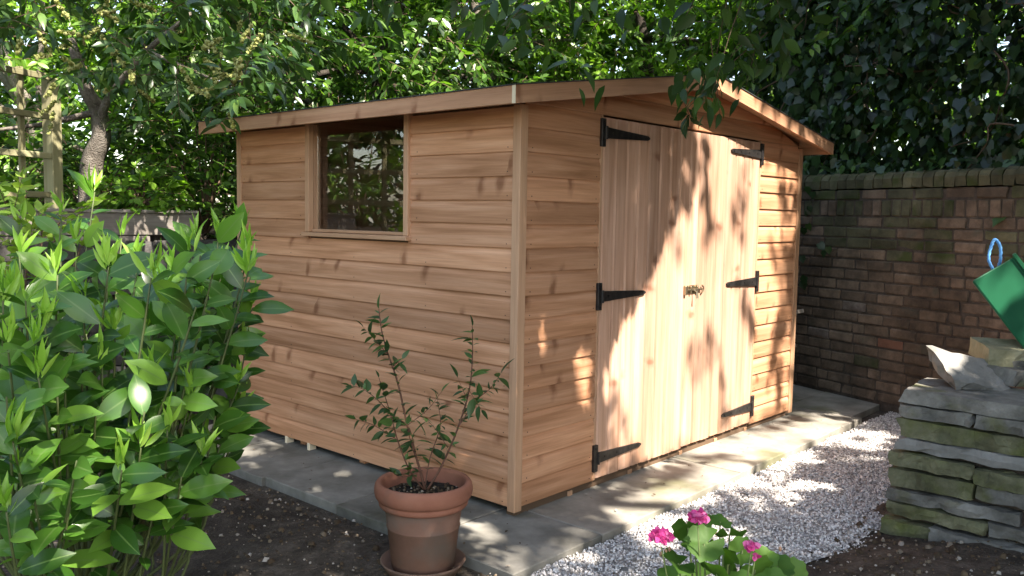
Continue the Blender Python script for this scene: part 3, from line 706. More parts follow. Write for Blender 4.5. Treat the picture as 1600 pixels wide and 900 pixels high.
for r in range(10):
    x = -2.6 + random.uniform(-.1,.1)
    while x < 3.3:
        sm = random.random() < .35; l = .2 if sm else .31; me = random.choice(hs if sm else rs)
        T = Matrix.Translation((x+l/2, ry+.07+random.uniform(-.01,.012), GZ+.04+.1165*(r+.5)))
        if x < .6:
            if not me.materials: me.materials.append(M['darkstone'])
            link('stone', me, None, rw, T)
        else: rest.add([tuple(T @ vv.co) for vv in me.vertices], [tuple(q.vertices) for q in me.polygons])
        x += l
kind(rest.build('stonework', M['darkstone'], rw, fixn=False), 'stuff')
# weathered timber edging on the wall
tr = tag(empty('timber_planter', (-.35, ry+.13, 1.12)), 'weathered grey timber planter on top of the dark stone wall', 'planter')
grain('board', 'greywood', tr, (-1.35,ry+.005,1.19), (.075,ry+.035,1.335), .004); grain('board', 'greywood', tr, (-1.35,ry+.012,1.128), (-.25,ry+.04,1.186), .004)
grain('capping', 'greywood', tr, (-1.36,ry-.012,1.337), (.085,ry+.07,1.357), .003); grain('end_board', 'greywood', tr, (.046,ry+.037,1.13), (.076,ry+.40,1.335), .004)
MB().box((-1.33,ry+.042,1.12), (.045,ry+.5,1.32)).build('soil', M['potsoil'], tr)

# ================================================================== TRELLIS
tq = [np.array([-.67,3.55]), np.array([-1.07,3.37])]; td = (tq[1]-tq[0])/np.linalg.norm(tq[1]-tq[0]); ang = math.atan2(td[1], td[0])
tz = 1.19
def trellis(q0, n, label):
    e = tag(empty('trellis', (q0[0], q0[1], tz)), label, 'trellis', 'trellis panels above the planter')
    def bar(name, a, b, c=.003):
        a = np.array(a); b = np.array(b); s = b-a; ax = int(np.argmax(s)); ctr = (a+b)/2
        R = [Matrix.Identity(4), Matrix.Rotation(math.pi/2,4,'Z'), Matrix.Rotation(-math.pi/2,4,'Y')][ax]; h = np.abs(np.array((R.inverted() @ Vector(s/2)).to_tuple()))
        MB().bbox(tuple(-h), tuple(h), c).build(name, M['trellis'], e, M=Matrix.Translation((q0[0],q0[1],tz)) @ Matrix.Rotation(ang,4,'Z') @ Matrix.Translation(ctr.tolist()) @ R)
    bar('post', (-.042,-.042,-.05), (.042,.042,1.02), .004)
    for i in range(n): bar('upright', (.23+.285*i,-.005,.0), (.27+.285*i,.02,1.055))
    for z in (.255,.51,.765,1.02): bar('rail', (.051,.021,z-.02), (.285*n+.02,.044,z+.02))
e_ = trellis(tq[0], 5, 'pale green timber trellis panel with post beside the curved tree trunk')
trellis(tq[0]+td*1.48, 5, 'pale green timber trellis panel next to the planter, mirrored in the window')

# ================================================================== DRY STONE WALL
A_ = hit(1402,605,(0,0,1),(0,0,.62)); B_ = hit(1600,633,(0,0,1),(0,0,.62)); fd = unit((B_-A_)*[1,1,0]); fn = np.array([fd[1],-fd[0],0])
if np.dot(fn, CAM-A_) < 0: fn = -fn
dw = tag(empty('dry_stone_wall', tuple(A_ + fd*.4 - fn*.2 - [0,0,.65])), 'low dry stone wall of mossy flat stones beside the gravel', 'wall')
Rd = Matrix(((fd[0],-fn[0],0,0),(fd[1],-fn[1],0,0),(0,0,1,0),(0,0,0,1)))
def zz(x, y): return 1200 + x*.4444, 500 + y*.4444
def fh(x, y): q = hit(*zz(x, y), fn, A_); return np.dot(q-A_, fd), q[2]
STN = [((455,240,290),(905,300,355),'stone',.42),((465,298,350),(720,330,366),'stone',.34),((730,338,380),(905,352,410),'stone',.34),((460,352,415),(905,408,474),'stonemoss',.36),
       ((450,415,458),(905,477,528),'stonepale',.38),((437,460,512),(715,508,556),'stonemoss',.36),((724,528,580),(905,545,605),'stonemoss',.34),((430,518,585),(725,575,632),'stonemoss',.38),
       ((735,585,635),(905,607,662),'stone',.34),((415,590,640),(890,680,716),'stone',.40),((415,640,685),(765,705,752),'stonemoss',.38),((775,714,760),(905,742,785),'stone',.36),((415,688,755),(566,730,780),'stonemoss',.40),((575,735,790),(905,790,848),'stone',.38)]
for i, (l_, r_, mt, dp) in enumerate(STN):
    l_ = (l_[0]+random.uniform(-7,9) if i else l_[0], l_[1], l_[2]); s0, zt0 = fh(l_[0], l_[1]); _, zb0 = fh(l_[0], l_[2]); s1, zt1 = fh(r_[0], r_[1]); _, zb1 = fh(r_[0], r_[2])
    if r_[0] >= 900: s1 += random.uniform(.05, .3) if i else .4
    zt = (zt0+zt1)/2; zb = (zb0+zb1)/2; h = max(.03, zt-zb); ln = s1-s0
    if r_[0] >= 900: zt, zb = zt0 + (zt1-zt0)*.4, zb0 + (zb1-zb0)*.4; h = zt-zb
    me = rock_mesh(ln, dp, h*.99, .017 if i else .008, 100+i, 3, .04); me.materials.append(M[mt])
    q = A_ + fd*(s0+s1)/2 - fn*(dp/2 + random.uniform(-.012,.014) - .01)
    link('stone', me, None, dw, Matrix.Translation((q[0],q[1],(zt+zb)/2)) @ Rd @ Matrix.Rotation(0, 4, 'Y'))
# rest of the wall out of sight to the right
for r in range(8):
    s = .70 + random.uniform(0,.08)
    while s < 2.6:
        ln = random.uniform(.28,.5); me = rock_mesh(ln, .36, .082, .01, 200+r*20+int(s*10), 2); me.materials.append(M[random.choice(['stone','stonemoss'])])
        q = A_ + fd*(s+ln/2) - fn*.20; link('stone', me, None, dw, Matrix.Translation((q[0],q[1],GZ+.03+.083*(r+.5))) @ Rd); s += ln
q0 = A_ + fd*.06 - fn*.06; q1 = A_ + fd*2.6 - fn*.06; q2 = A_ + fd*2.6 - fn*.34; q3 = A_ + fd*.06 - fn*.34
mb = MB().add([(*q[:2], z) for z in (-.1,.56) for q in (q0,q1,q2,q3)], [(0,3,2,1),(4,5,6,7),(0,1,5,4),(1,2,6,5),(2,3,7,6),(3,0,4,7)]); mb.build('core', M['mortar'], dw)
# earth heaped behind the wall, carrying the loose rocks
mb = MB(); g = 12; v = []; f = []
for j in range(g):
    for i in range(g):
        s = .12 + 2.5*i/(g-1); o = -.30 - 1.0*j/(g-1); q = A_ + fd*s + fn*o; ed = min(1, min(i, g-1-i, j*2+3, g-1-j)/2.5)
        v.append((q[0], q[1], -.09 + (.62+.05*random.random())*ed))
for j in range(g-1):
    for i in range(g-1): a = j*g+i; f.append((a,a+1,a+g+1,a+g))
kind(link('earth_heap', mesh('earth_heap', v, f, True), M['soil']), 'structure')
def loose(px, py, depth, l, d, h, rz, rx, ry_, mat, seed, label, jag=.024):
    me = rock_mesh(l, d, h, jag*.75, seed, 3, .15); me.materials.append(M[mat]); c_ = unp(px, py, depth)
    o = link('rock', me, None, None, Matrix.Translation(c_.tolist()) @ Matrix.Rotation(rz,4,'Z') @ Matrix.Rotation(rx,4,'X') @ Matrix.Rotation(ry_,4,'Y'))
    return tag(o, label, 'rock', 'loose rocks on the dry stone wall')
az = math.atan2(-RC[2][0], RC[2][1])
loose(1515,588,3.98,.30,.24,.075, az, .50, .28, 'stonepale', 301, 'pale grey angular rock propped up on the wall capstone')
loose(1578,551,4.15,.30,.24,.085, az, .12, .02, 'stonelichen', 302, 'yellowish lichened slab under the green tub', .012)
loose(1583,588,4.0,.16,.14,.07, az+.4, 0, .1, 'stone', 303, 'small grey rock wedged beneath the yellowish slab')
loose(1612,574,4.1,.20,.2,.09, az-.3, .1, .1, 'stone', 304, 'dark rock at the frame edge beneath the yellowish slab')
loose(1655,575,4.15,.30,.3,.18, az-.1, .1, .1, 'stone', 305, 'larger rock behind the capstone, under the tub')

# ================================================================== GREEN TUB + ROPE
rgt, dwn, fwd = RC[0], RC[1], RC[2]
u = .88*rgt - .47*dwn; vv_ = .61*rgt + .79*dwn; ww = .66*rgt + .06*dwn + fwd; ww /= np.linalg.norm(ww)
t0 = unp(1519,441,4.05)
tub = tag(empty('plastic_tub', tuple(t0 + vv_*.45)), 'green plastic tub tipped on its side on the rocks', 'tub')
def tp(a, b, c): return t0 + u*a + vv_*b + ww*c
du, dv, dww = .25, .52, .36
def ring(a, i): return [tp(a, i, i), tp(a, dv-i, i), tp(a, dv-i, dww-i), tp(a, i, dww-i)]
rr = [ring(0,.0), ring(.012,-.006), ring(du-.022,-.012), ring(du-.022,-.026), ring(du,-.026), ring(du,-.008), ring(.02,.010)]
mb = MB(); vl = [q for r in rr for q in r]; ff = [(0,1,2,3)]
for i in range(len(rr)-1):
    for k in range(4): ff.append((4*i+k, 4*i+(k+1)%4, 4*i+4+(k+1)%4, 4*i+4+k))
ff.append(tuple(4*(len(rr)-1)+k for k in range(4)))
o = mb.add(vl, ff).build('body', M['tub'], tub)
bv = o.modifiers.new('b', 'BEVEL'); bv.width = .006; bv.segments = 2; bv.limit_method = 'ANGLE'
# twisted rope loop through the end wall
c0 = tp(du*.46, -.008, .03); c1 = tp(du*.56, -.008, .06); up = -dwn
path = smoothpath([c0 + vv_*.03, c0, c0 + up*.05 - rgt*.022, c0 + up*.11 - rgt*.010, c0 + up*.142 + rgt*.008, c0 + up*.11 + rgt*.032, c0 + up*.05 + rgt*.034, c1, c1 + vv_*.03], 6)
mb = MB()
for s_ in range(3):
    pts = []
    for i, q in enumerate(path):
        dd = path[min(i+1,len(path)-1)] - path[max(i-1,0)]; dd = unit(dd); a1 = unit(np.cross(dd, fwd+.01)); a2 = np.cross(dd, a1); t = i*.9 + s_*2.094
        pts.append(q + .0038*(a1*math.cos(t)+a2*math.sin(t)))
    mb.tube(pts, .0042, 6)
ro = mb.build('rope_handle', M['rope'], tub, True)

# ================================================================== GREY PLANKS BESIDE THE SHED
for i, (zt, x, l) in enumerate(((.70,3.13,2.0),(.44,3.12,1.9))):
    a = Vector((x+.035, .03+.04*i, zt)); b2 = Vector((x, .03+l, .04 + .06*i)); d = b2-a; R = d.to_track_quat('X','Z').to_matrix().to_4x4()
    o = MB().bbox((-d.length/2,-.012 if False else -.05,-.014), (d.length/2,.05,.014), .003).build('grey_plank', M['greywood'], None, M=Matrix.Translation((a+b2)/2) @ R)
    tag(o, ['weathered grey plank sticking out higher beside the shed', 'weathered grey plank sticking out lower beside the shed'][i], 'plank', 'planks behind the shed')

# ================================================================== POTTED SAPLING
pc = hit(661, 884, (0,0,1), (0,0,GZ-.005)); pc[2] = GZ - .012
sc_ = tag(MB().lathe([(.001,0),(.15,0),(.168,.03),(.172,.038),(.165,.040),(.150,.012),(.001,.010)], 48, tuple(pc)).build('plant_saucer', M['saucer'], None, True), 'brown terracotta saucer under the large flower pot', 'saucer')
H = .405; pz = pc[2] + .012
pot = tag(empty('flower_pot', (pc[0],pc[1],pz)), 'large terracotta flower pot with thick rolled rim', 'pot')
prof = [(.001,0),(.120,0),(.126,.006),(.1445,.165),(.1475,.168),(.1475,.173),(.1455,.176),(.158,.262)]
MB().lathe(prof + [(.154,.264),(.145,.20),(.001,.19)], 56).build('body', M['potold'], pot, True, Matrix.Translation((pc[0],pc[1],pz)))
rim = [(.156,.248),(.172,.252),(.1775,.258),(.179,.266),(.177,.273),(.1735,.277),(.184,.281),(.1925,.292),(.1965,.309),(.1965,.325),(.193,.339),(.185,.349),(.176,.351),(.169,.347),(.165,.338),(.160,.27),(.156,.248)]
MB().lathe(rim, 56).build('rim', M['pot'], pot, True, Matrix.Translation((pc[0],pc[1],pz)))
mb = MB(); g = 14; v = [(0,0,.300)]; f = []
for i in range(1,6):
    for k in range(24):
        r = .162*i/5; v.append((r*math.cos(k*.2618), r*math.sin(k*.2618), .292 + rng.uniform(-.006,.008)*(i<5)))
for k in range(24): f.append((0,1+k,1+(k+1)%24))
for i in range(4):
    for k in range(24): a = 1+i*24+k; b2 = 1+i*24+(k+1)%24; f.append((a,a+24,b2+24,b2))
MB().add(v,f).build('soil', M['potsoil'], pot, False, Matrix.Translation((pc[0],pc[1],pz)))
n = 240; rr_ = .155*np.sqrt(rng.random(n)); th = rng.uniform(0,6.28,n); P = np.stack([pc[0]+rr_*np.cos(th), pc[1]+rr_*np.sin(th), np.full(n, pz+.298)], 1)
kind(merged('soil_crumbs', chip, P, basis(rnd_dirs(n)*[1,1,.3], unit(rng.normal(size=(n,3))*.5+[0,0,1])), rng.uniform(.005,.013,n), M['litter'], pot, False), 'stuff')
dep = float(proj(pc)[2][0])
sap = tag(empty('sapling', (pc[0],pc[1],pz+.29)), 'young leafy sapling with thin brown stems growing in the flower pot', 'plant')
STEMS = [([(664,765),(655,730),(640,680),(622,600),(607,555),(597,520),(592,483)],.0055,0), ([(668,765),(690,728),(715,670),(733,610),(738,560),(738,510)],.005,.05), ([(662,765),(640,735),(622,690),(608,640),(592,590)],.004,-.06),
         ([(664,760),(672,715),(688,665),(683,625)],.003,.06), ([(652,725),(640,670),(615,650)],.0025,-.07),([(622,660),(590,625),(565,607),(546,602)],.0022,-.02), ([(636,665),(668,640),(690,612)],.002,.0),([(715,668),(745,625),(765,608),(782,585)],.0025,.1),
         ([(700,700),(680,670),(660,650)],.002,-.05),([(607,555),(585,530),(568,512)],.0018,.0),([(733,610),(752,640)],.0016,.05),([(730,625),(715,590)],.0016,.03),([(625,690),(585,665),(556,655)],.002,-.05),([(612,575),(628,560)],.0015,.03),([(660,735),(632,745),(612,738)],.002,-.1)]
LP, LD, tips = [], [], []
for q, r, dd in STEMS:
    pts = smoothpath([unp(x, y, dep + .0 + dd*min(1, i/2.)) for i, (x, y) in enumerate(q)], 5)
    MB().tube(pts, list(np.linspace(r, r*.35, len(pts))), 6).build('stem', M['redstem'], sap, True)
    Ls = np.linalg.norm(pts[-1]-pts[0]); m_ = max(4, int(Ls/.0145)); 
    for k in range(m_):
        t = .22 + .78*(k+random.random()*.7)/m_ if Ls > .25 else .1 + .9*k/m_; i = min(len(pts)-2, int(t*(len(pts)-1)))
        LP.append(pts[i]); d = unit(pts[i+1]-pts[i]); a = random.uniform(0,6.28); s1 = unit(np.cross(d,[.3,.2,1])); s2 = np.cross(d,s1)
        LD.append(d*random.uniform(.2,.8) + s1*math.cos(a) + s2*math.sin(a) + [0,0,random.uniform(-.5,.25)])
    LP.append(pts[-1]); LD.append(unit(pts[-1]-pts[-3]) + [0,0,.2])
LP = np.array(LP); LD = np.array(LD); S = rng.choice([.034,.05,.066,.09],len(LP),p=[.3,.35,.25,.1])
leaf_objects('leaf', leaf_template(6,.38,.12,.22,.5), LP, basis(unit(LD), unit(rng.normal(size=(len(LP),3))*.4+[0,0,1])), S, M['sap'], sap)

# ================================================================== CHERRY LAUREL (near left)
LT = leaf_template(9, .47, .10, .26, .95); YT = leaf_template(6, .19, .22, .10, .6)
cb = np.array([-1.95, .05, GZ-.02])
lau = tag(empty('cherry_laurel', tuple(cb)), 'large glossy green laurel shrub with bright upright new shoots', 'shrub')
TIPS = [(148,300,2.95),(96,335,3.0),(190,372,2.9),(386,350,2.95),(345,372,2.9),(300,395,2.8),(352,425,2.85),(398,430,2.9),(402,480,2.85),(250,455,2.6),(270,425,2.7),(90,430,2.4),(40,470,2.2),(12,540,2.05),(130,470,2.4),
        (180,520,2.35),(330,545,2.6),(372,590,2.7),(385,640,2.75),(300,620,2.4),(262,672,2.25),(190,735,2.1),(120,720,2.0),(50,760,2.0),(90,620,2.1),(235,595,2.3),(318,720,2.35),(285,745,2.3),(20,690,2.0),(60,590,2.05),
        (150,640,2.2),(220,700,2.2),(10,800,1.95),(340,650,2.6),(30,400,2.5),(70,510,2.2),(215,415,2.75),(160,575,2.3),(280,540,2.5),(110,790,2.1),(60,660,2.2),(365,505,2.8),(205,640,2.4),(10,620,2.0),(130,540,2.3),
        (170,410,2.8),(120,385,2.75),(322,470,2.75),(390,545,2.8),(245,770,2.3),(350,690,2.6),(5,470,2.15),(100,560,2.15),(55,545,2.1),(30,740,2.1),(180,800,2.3)]
HULL = [(-160,420),(60,330),(150,280),(200,370),(390,345),(415,440),(395,600),(370,700),(300,760),(150,800),(-160,850)]
TIPS = [(a - .04*max(0, a-250), b, c) for a, b, c in TIPS]
while len(TIPS) < 112:
    a, b = random.uniform(-160,390), random.uniform(290,800)
    if inpoly([a],[b],HULL)[0]: TIPS.append((a, b, random.uniform(2.15,3.35)))
LP, LD, LN, LS, YP, YD, YS = [], [], [], [], [], [], []
stem = MB()
for i, (a, b, c) in enumerate(TIPS):
    tip = unp(a, b, c); mid = cb*.42 + tip*.58 + [0,0,-.14] + rng.normal(0,.05,3); mid[2] = max(mid[2], .22); q1 = cb + rng.normal(0,.05,3)*[1,1,0]
    pts = smoothpath([q1, q1*.6+mid*.4+[0,0,.05], mid, tip*.7+mid*.3+[0,0,-.02], tip], 4); stem.tube(pts, list(np.linspace(.007,.0024,len(pts))), 5)
    d = unit(tip-mid); Ls = np.linalg.norm(tip-mid); s1 = unit(np.cross(d,[0,0,1.])); s2 = np.cross(s1,d); m_ = random.randint(7,10)
    for k in range(m_):
        t = .42 + .58*((k+.5)/m_)**.75; pp = mid + (tip-mid)*t; a_ = k*2.4 + i; LP.append(pp)
        dr = d*(.25+.5*t) + (s1*math.cos(a_) + s2*math.sin(a_)*.8) + np.array([0,0,-.40+.40*t]); LD.append(dr); LN.append(np.array([0,0,.8]) + rng.normal(0,.45,3) - .85*fwd); LS.append(random.choice([.065,.085,.10,.115,.125,.14]))
    if random.random() < .5 or i < 16:
        for k in range(random.randint(5,9)):
            YP.append(tip + rng.normal(0,.006,3) + [0,0,.02*random.random()]); YD.append(np.array([rng.normal(0,.34), rng.normal(0,.34), 1.0])); YS.append(random.uniform(.05,.10))
stem.build('stem', M['laurelstem'], lau, True, fixn=False)
LP, LD, LN, LS = map(np.array, (LP, LD, LN, LS)); leaves(LT, LP, basis(unit(LD), unit(LN)), LS, M['laurel'], lau, keep=300)
YP, YD, YS = map(np.array, (YP, YD, YS)); leaves(YT, YP, basis(unit(YD), unit(rng.normal(size=(len(YP),3))-.6*fwd)), YS, M['young'], lau, 'young_leaf', 'young_foliage', keep=260)

# yellow-green bush behind it, by the planter
def bush(name, label, cat, base, c, r, n, mat, size, T=None, nl=9, ln=.25, keep=0, droop=.1, T2=None, lim=None, group=None):
    e = tag(empty(name, tuple(base)), label, cat, group)
    O, D = ellip(n, c, r); 
    if lim is not None:
        k = lim(O); O, D = O[k], D[k]
    D = D*[1,1,.6] + rng.normal(0,.5,D.shape) + [0,0,.25]; Ls = rng.uniform(.6,1.2,len(O))*ln
    P, B, S = sprigs(O, D, Ls, nl, size, droop)
    leaves(T or simple_leaf(), P, B, S, M[mat], e, keep=keep, T2=T2)
    mb = MB()
    for o_ in O[::max(1, len(O)//14)]: mb.tube(smoothpath([base, (np.asarray(base)+o_)/2+[0,0,.1], o_], 3), [.012,.010,.009,.007,.006,.005,.004], 5)
    mb.build('stem', M['twig'], e, True, fixn=False); tw = twigs(O, D, Ls, droop, .0028, e, M['twig']); return e
c = unp(5,410,4.3); bush('golden_shrub', 'yellow-green leafy shrub in front of the planter at the trellis', 'shrub', (c[0],c[1],GZ), c, (.38,.3,.30), 44, 'yellow', .085, simple_leaf(.5,.15), keep=120, ln=.2)
c = unp(225,300,5.95); c[2] = 1.45; bush('bedding_plant', 'low mound of broad green leaves growing in the timber planter', 'plant', (c[0],c[1],1.32), c, (.34,.16,.14), 70, 'bright', .075, simple_leaf(.62,.25), keep=120, ln=.12, nl=7)

# ================================================================== GERANIUM (foreground)
gc = unp(1130, 850, 2.2); gb = np.array([gc[0], gc[1], GZ-.02])
ger = tag(empty('geranium', tuple(gb)), 'geranium with scalloped green leaves and pink flower heads', 'plant')
GL = [(1125,815,2.28,.06),(1085,845,2.2,.07),(1130,862,2.16,.09),(1195,872,2.2,.07),(1075,825,2.2,.085),(1100,850,2.12,.095),(1140,835,2.25,.085),(1060,880,2.15,.09),(1160,860,2.2,.07),(1120,895,2.1,.10),(1215,885,2.2,.085),(1180,890,2.15,.09),(1240,895,2.25,.08),(1140,880,2.3,.08),(1095,815,2.3,.06),(1050,905,2.2,.08),(1085,900,2.25,.09),(1205,915,2.1,.09),(1160,925,2.1,.1),(1110,940,2.05,.1),(1240,930,2.2,.09),(1050,945,2.15,.09),(1180,960,2.2,.1),(1010,935,2.2,.07),(1130,990,2.2,.1),(1070,1000,2.2,.1),(1220,1000,2.2,.1)]
P = np.array([unp(a,b,c_) for a,b,c_,_ in GL]); S = np.array([g_[3]*1.02 for g_ in GL]); st_ = MB()
D = unit(P - (gb+[0,0,.3])); D[:,2] *= .3; D += rng.normal(0,.25,D.shape); Nn = unit(np.array([0,0,.75]) - .75*fwd + rng.normal(0,.28,P.shape)); D = unit(D + .35*dwn)
B = basis(D, Nn); leaf_objects('leaf', round_leaf(), P - B[:,:,0]*S[:,None]*.3, B, S, M['ger'], ger)
for q in P: st_.tube(smoothpath([gb + rng.normal(0,.02,3)*[1,1,0], gb*.5+q*.5+[0,0,-.05], q], 4), list(np.linspace(.006,.0022,9)), 5)
for i, (a, b, c_, r, npet) in enumerate([(1091,808,2.08,.024,60),(1034,839,2.08,.026,70),(1174,853,2.05,.013,22),(1180,868,2.05,.006,6)]):
    c0 = unp(a,b,c_); dd = rnd_dirs(npet); dd[:,2] = np.abs(dd[:,2])*.8 - .15; PP = c0 + dd*r*[1,1,.75]
    hd_ = MB().lathe([(.0005,-.6*r),(.35*r,-.3*r),(.5*r,.1*r),(.3*r,.4*r),(.0005,.5*r)], 10).build('flower_head', M['petal'], ger, True, Matrix.Translation(c0.tolist()))
    leaf_objects('petal', leaf_template(5,.95,.04,.15,.5), PP - unit(dd)*.006, basis(unit(dd + rng.normal(0,.75,dd.shape)), unit(dd+rng.normal(0,.4,dd.shape))), rng.uniform(.012,.019,npet), M['petal'], hd_)
    st_.tube(smoothpath([gb, gb*.4+c0*.6+[0,0,-.06], c0-[0,0,r]], 4), list(np.linspace(.005,.0018,9)), 5)
st_.build('stem', M['stem'], ger, True, fixn=False)
for a, b in ((1112,833),(1108,840),(1117,831),(1040,862),(1033,866),(1046,858),(1172,878),(1186,878),(1219,858)):
    q = unp(a,b,2.17); MB().lathe([(.0005,-.007),(.0045,-.002),(.0045,.003),(.0005,.008)],8).build('bud', M['bud'] if b < 870 else M['stem'], ger, True, Matrix.Translation(q.tolist()))

# ================================================================== TREES
def tree(name, label, base, path, rad, bark, cat='tree', group=None):
    e = tag(empty(name, tuple(base)), label, cat, group); pts = smoothpath([base]+path, 6)
    MB().tube(pts, list(np.interp(np.linspace(0,1,len(pts)), np.linspace(0,1,len(rad)), rad)), 10).build('trunk', M[bark], e, True, fixn=False); return e
def limb(e, pts, r0, r1, bark):
    pts = smoothpath(pts, 5); MB().tube(pts, list(np.linspace(r0, r1, len(pts))), 7).build('limb', M[bark], e, True, fixn=False)
def crown(e, c, r, n, mat, size, nl=14, ln=.4, droop=.35, keep=0, lim=None, T=None, T2=None, twig='twig'):
    O, D = ellip(n, c, r)
    D = D + rng.normal(0,.5,D.shape); Ls = rng.uniform(.6,1.2,n)*ln
    if lim is not None: k = lim(O) & lim(O + unit(D)*Ls[:,None]); O, D, Ls = O[k], D[k], Ls[k]
    P, B, S = sprigs(O, D, Ls, nl, size, droop)
    if lim is not None: k = lim(P); P, B, S = P[k], B[k], S[k]
    leaves(T or simple_leaf(), P, B, S, M[mat], e, 'leaf', 'crown', keep, T2); twigs(O, D, Ls, droop, .004, e, M[twig]); return O, D, Ls
SHED_SKY = [(300,188),(640,150),(800,128),(1100,106),(1310,222),(1330,2000),(-50,2000),(-50,600),(300,600)]
def clear_shed(P):      # nothing inside the shed or hanging in front of it
    x, y, z = proj(P); fr = (x > 312) & (x < 1310) & (y > np.interp(x,[312,640,800,1100,1310],[196,158,136,112,222])) & (z < 9) & (P[:,2] < 2.4) & (P[:,1] < 2.55)
    ins = (P[:,0] > -.25) & (P[:,0] < 3.3) & (P[:,1] > -.2) & (P[:,1] < 2.6) & (P[:,2] < 2.25)
    return ~(ins | fr)
# T1 Portuguese laurel with flower spikes, curved pale trunk
b1 = unp(140,290,6.3); b1 = np.array([b1[0], b1[1], 1.18])
t1 = tree('laurel_tree', 'dark glossy evergreen tree with cream flower spikes and curved grey trunk', b1, [unp(143,262,6.3),unp(158,215,6.25),unp(152,170,6.2),unp(135,140,6.1),unp(110,60,6.0)], [.09,.078,.066,.058,.048,.03], 'bark')
limb(t1, [unp(155,190,6.22),unp(172,150,6.1),unp(230,80,5.8),unp(300,20,5.6)], .036, .012, 'bark'); limb(t1, [unp(150,175,6.2),unp(110,185,6.1),unp(60,195,5.9),unp(-20,205,5.6)], .028, .010, 'bark')
limb(t1, [unp(230,80,5.8),unp(300,110,5.2),unp(370,140,4.8)], .014, .005, 'bark')
def t1lim(P):
    x, y, z = proj(P); low = np.interp(x,[-300,60,110,200,330,430,480,700],[110,85,150,205,178,178,110,60])
    return (y < low + rng.normal(0,12,len(P))) & ~((P[:,0]>-.2)&(P[:,1]<2.55)&(P[:,2]<2.05)&(P[:,1]>-.2)) & (z > 3.9)
PT = leaf_template(6,.34,.14,.28,.6)
c = unp(190,40,5.4); O, D, Ls = crown(t1, c, (1.5,1.2,1.15), 620, 'plaurel', .115, 12, .34, .45, 300, t1lim, PT, simple_leaf(.36,.3))
c = unp(385,160,4.5); O2, D2, L2 = crown(t1, c, (.22,.20,.18), 40, 'plaurel', .11, 9, .24, .6, 0, lambda P: (proj(P)[1] < 208) & (proj(P)[0] < 432) & (proj(P)[0] > 338) & (P[:,0] < -.2), PT)
k = rng.choice(np.flatnonzero(proj(O)[1] < 150), 70); R0 = np.concatenate([O[k] + unit(D[k])*Ls[k][:,None], unp(368,118,4.25)+rng.normal(0,.09,(20,3)), unp(110,65,4.4)+rng.normal(0,.2,(26,3))]); rc = MB(); bp_, bd_ = [], []
for q in R0:
    d = unit(rng.normal(0,.5,3)+[0,0,.45]); Lr = random.uniform(.09,.15); e2 = q+d*Lr+[0,0,-.02]; rc.tube([q,(q+e2)/2+[0,0,.01],e2],[.002,.0018,.001],4)
    for j in range(26):
        bp_.append(q+(e2-q)*random.uniform(.1,1)+rng.normal(0,.004,3)); bd_.append(rng.normal(0,1,3))
bp_ = np.array(bp_); kind(rc.build('flower_stalk', M['stem'], t1, fixn=False), 'stuff'); kind(merged('flower_spike', chip, bp_, basis(unit(np.array(bd_)), rnd_dirs(len(bp_))), np.full(len(bp_),.017), M['raceme'], t1, False), 'stuff')
# T2 group of trees behind the shed
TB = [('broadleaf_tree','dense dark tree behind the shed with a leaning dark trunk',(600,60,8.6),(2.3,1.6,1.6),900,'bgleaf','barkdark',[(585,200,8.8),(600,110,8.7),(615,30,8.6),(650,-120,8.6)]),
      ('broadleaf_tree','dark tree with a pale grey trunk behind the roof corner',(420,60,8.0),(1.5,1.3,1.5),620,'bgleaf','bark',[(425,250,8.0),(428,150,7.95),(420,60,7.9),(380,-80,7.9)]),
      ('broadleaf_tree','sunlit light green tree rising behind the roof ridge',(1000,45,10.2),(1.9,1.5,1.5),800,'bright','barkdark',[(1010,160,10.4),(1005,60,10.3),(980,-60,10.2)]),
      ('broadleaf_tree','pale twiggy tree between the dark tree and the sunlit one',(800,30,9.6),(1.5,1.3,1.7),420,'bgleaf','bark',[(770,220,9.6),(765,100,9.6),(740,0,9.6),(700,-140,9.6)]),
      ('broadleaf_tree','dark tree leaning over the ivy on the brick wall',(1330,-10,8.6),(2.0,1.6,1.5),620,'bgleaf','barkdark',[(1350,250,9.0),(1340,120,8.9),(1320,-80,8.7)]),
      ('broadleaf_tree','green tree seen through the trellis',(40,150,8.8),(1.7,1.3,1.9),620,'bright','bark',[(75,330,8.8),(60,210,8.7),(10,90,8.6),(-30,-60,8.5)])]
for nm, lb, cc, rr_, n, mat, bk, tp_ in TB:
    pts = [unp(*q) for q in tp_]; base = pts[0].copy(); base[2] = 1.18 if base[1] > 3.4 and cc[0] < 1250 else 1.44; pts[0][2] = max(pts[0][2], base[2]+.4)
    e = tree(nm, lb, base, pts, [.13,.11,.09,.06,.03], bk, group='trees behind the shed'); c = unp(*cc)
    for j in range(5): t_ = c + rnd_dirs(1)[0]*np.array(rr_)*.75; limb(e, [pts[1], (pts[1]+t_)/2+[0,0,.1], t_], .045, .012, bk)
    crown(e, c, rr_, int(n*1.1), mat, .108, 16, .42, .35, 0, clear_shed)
# low shrubs filling below the crowns on the bank
for a, b, d, rr_, n, lb in ((150,270,7.0,(.9,.5,.55),200,'dark low shrub on the bank behind the trellis post'),(320,260,6.4,(.45,.45,.8),200,'dark shrub in the gap beside the shed'),(20,300,6.6,(.7,.5,.6),170,'leafy shrub on the bank behind the trellis')):
    c = unp(a,b,d); bush('evergreen_shrub', lb, 'shrub', (c[0],c[1],1.17 if c[1] > 3.4 else GZ), c, rr_, n, 'bgleaf', .095, ln=.28, lim=clear_shed, group='shrubs on the bank')
e = bush('evergreen_shrub', 'big dark shrub behind the trellis, mirrored in the shed window', 'shrub', (-3.4,5.6,1.17), np.array([-3.3,5.6,2.2]), (2.0,.8,1.5), 520, 'bgleaf', .11, ln=.3, group='shrubs on the bank')
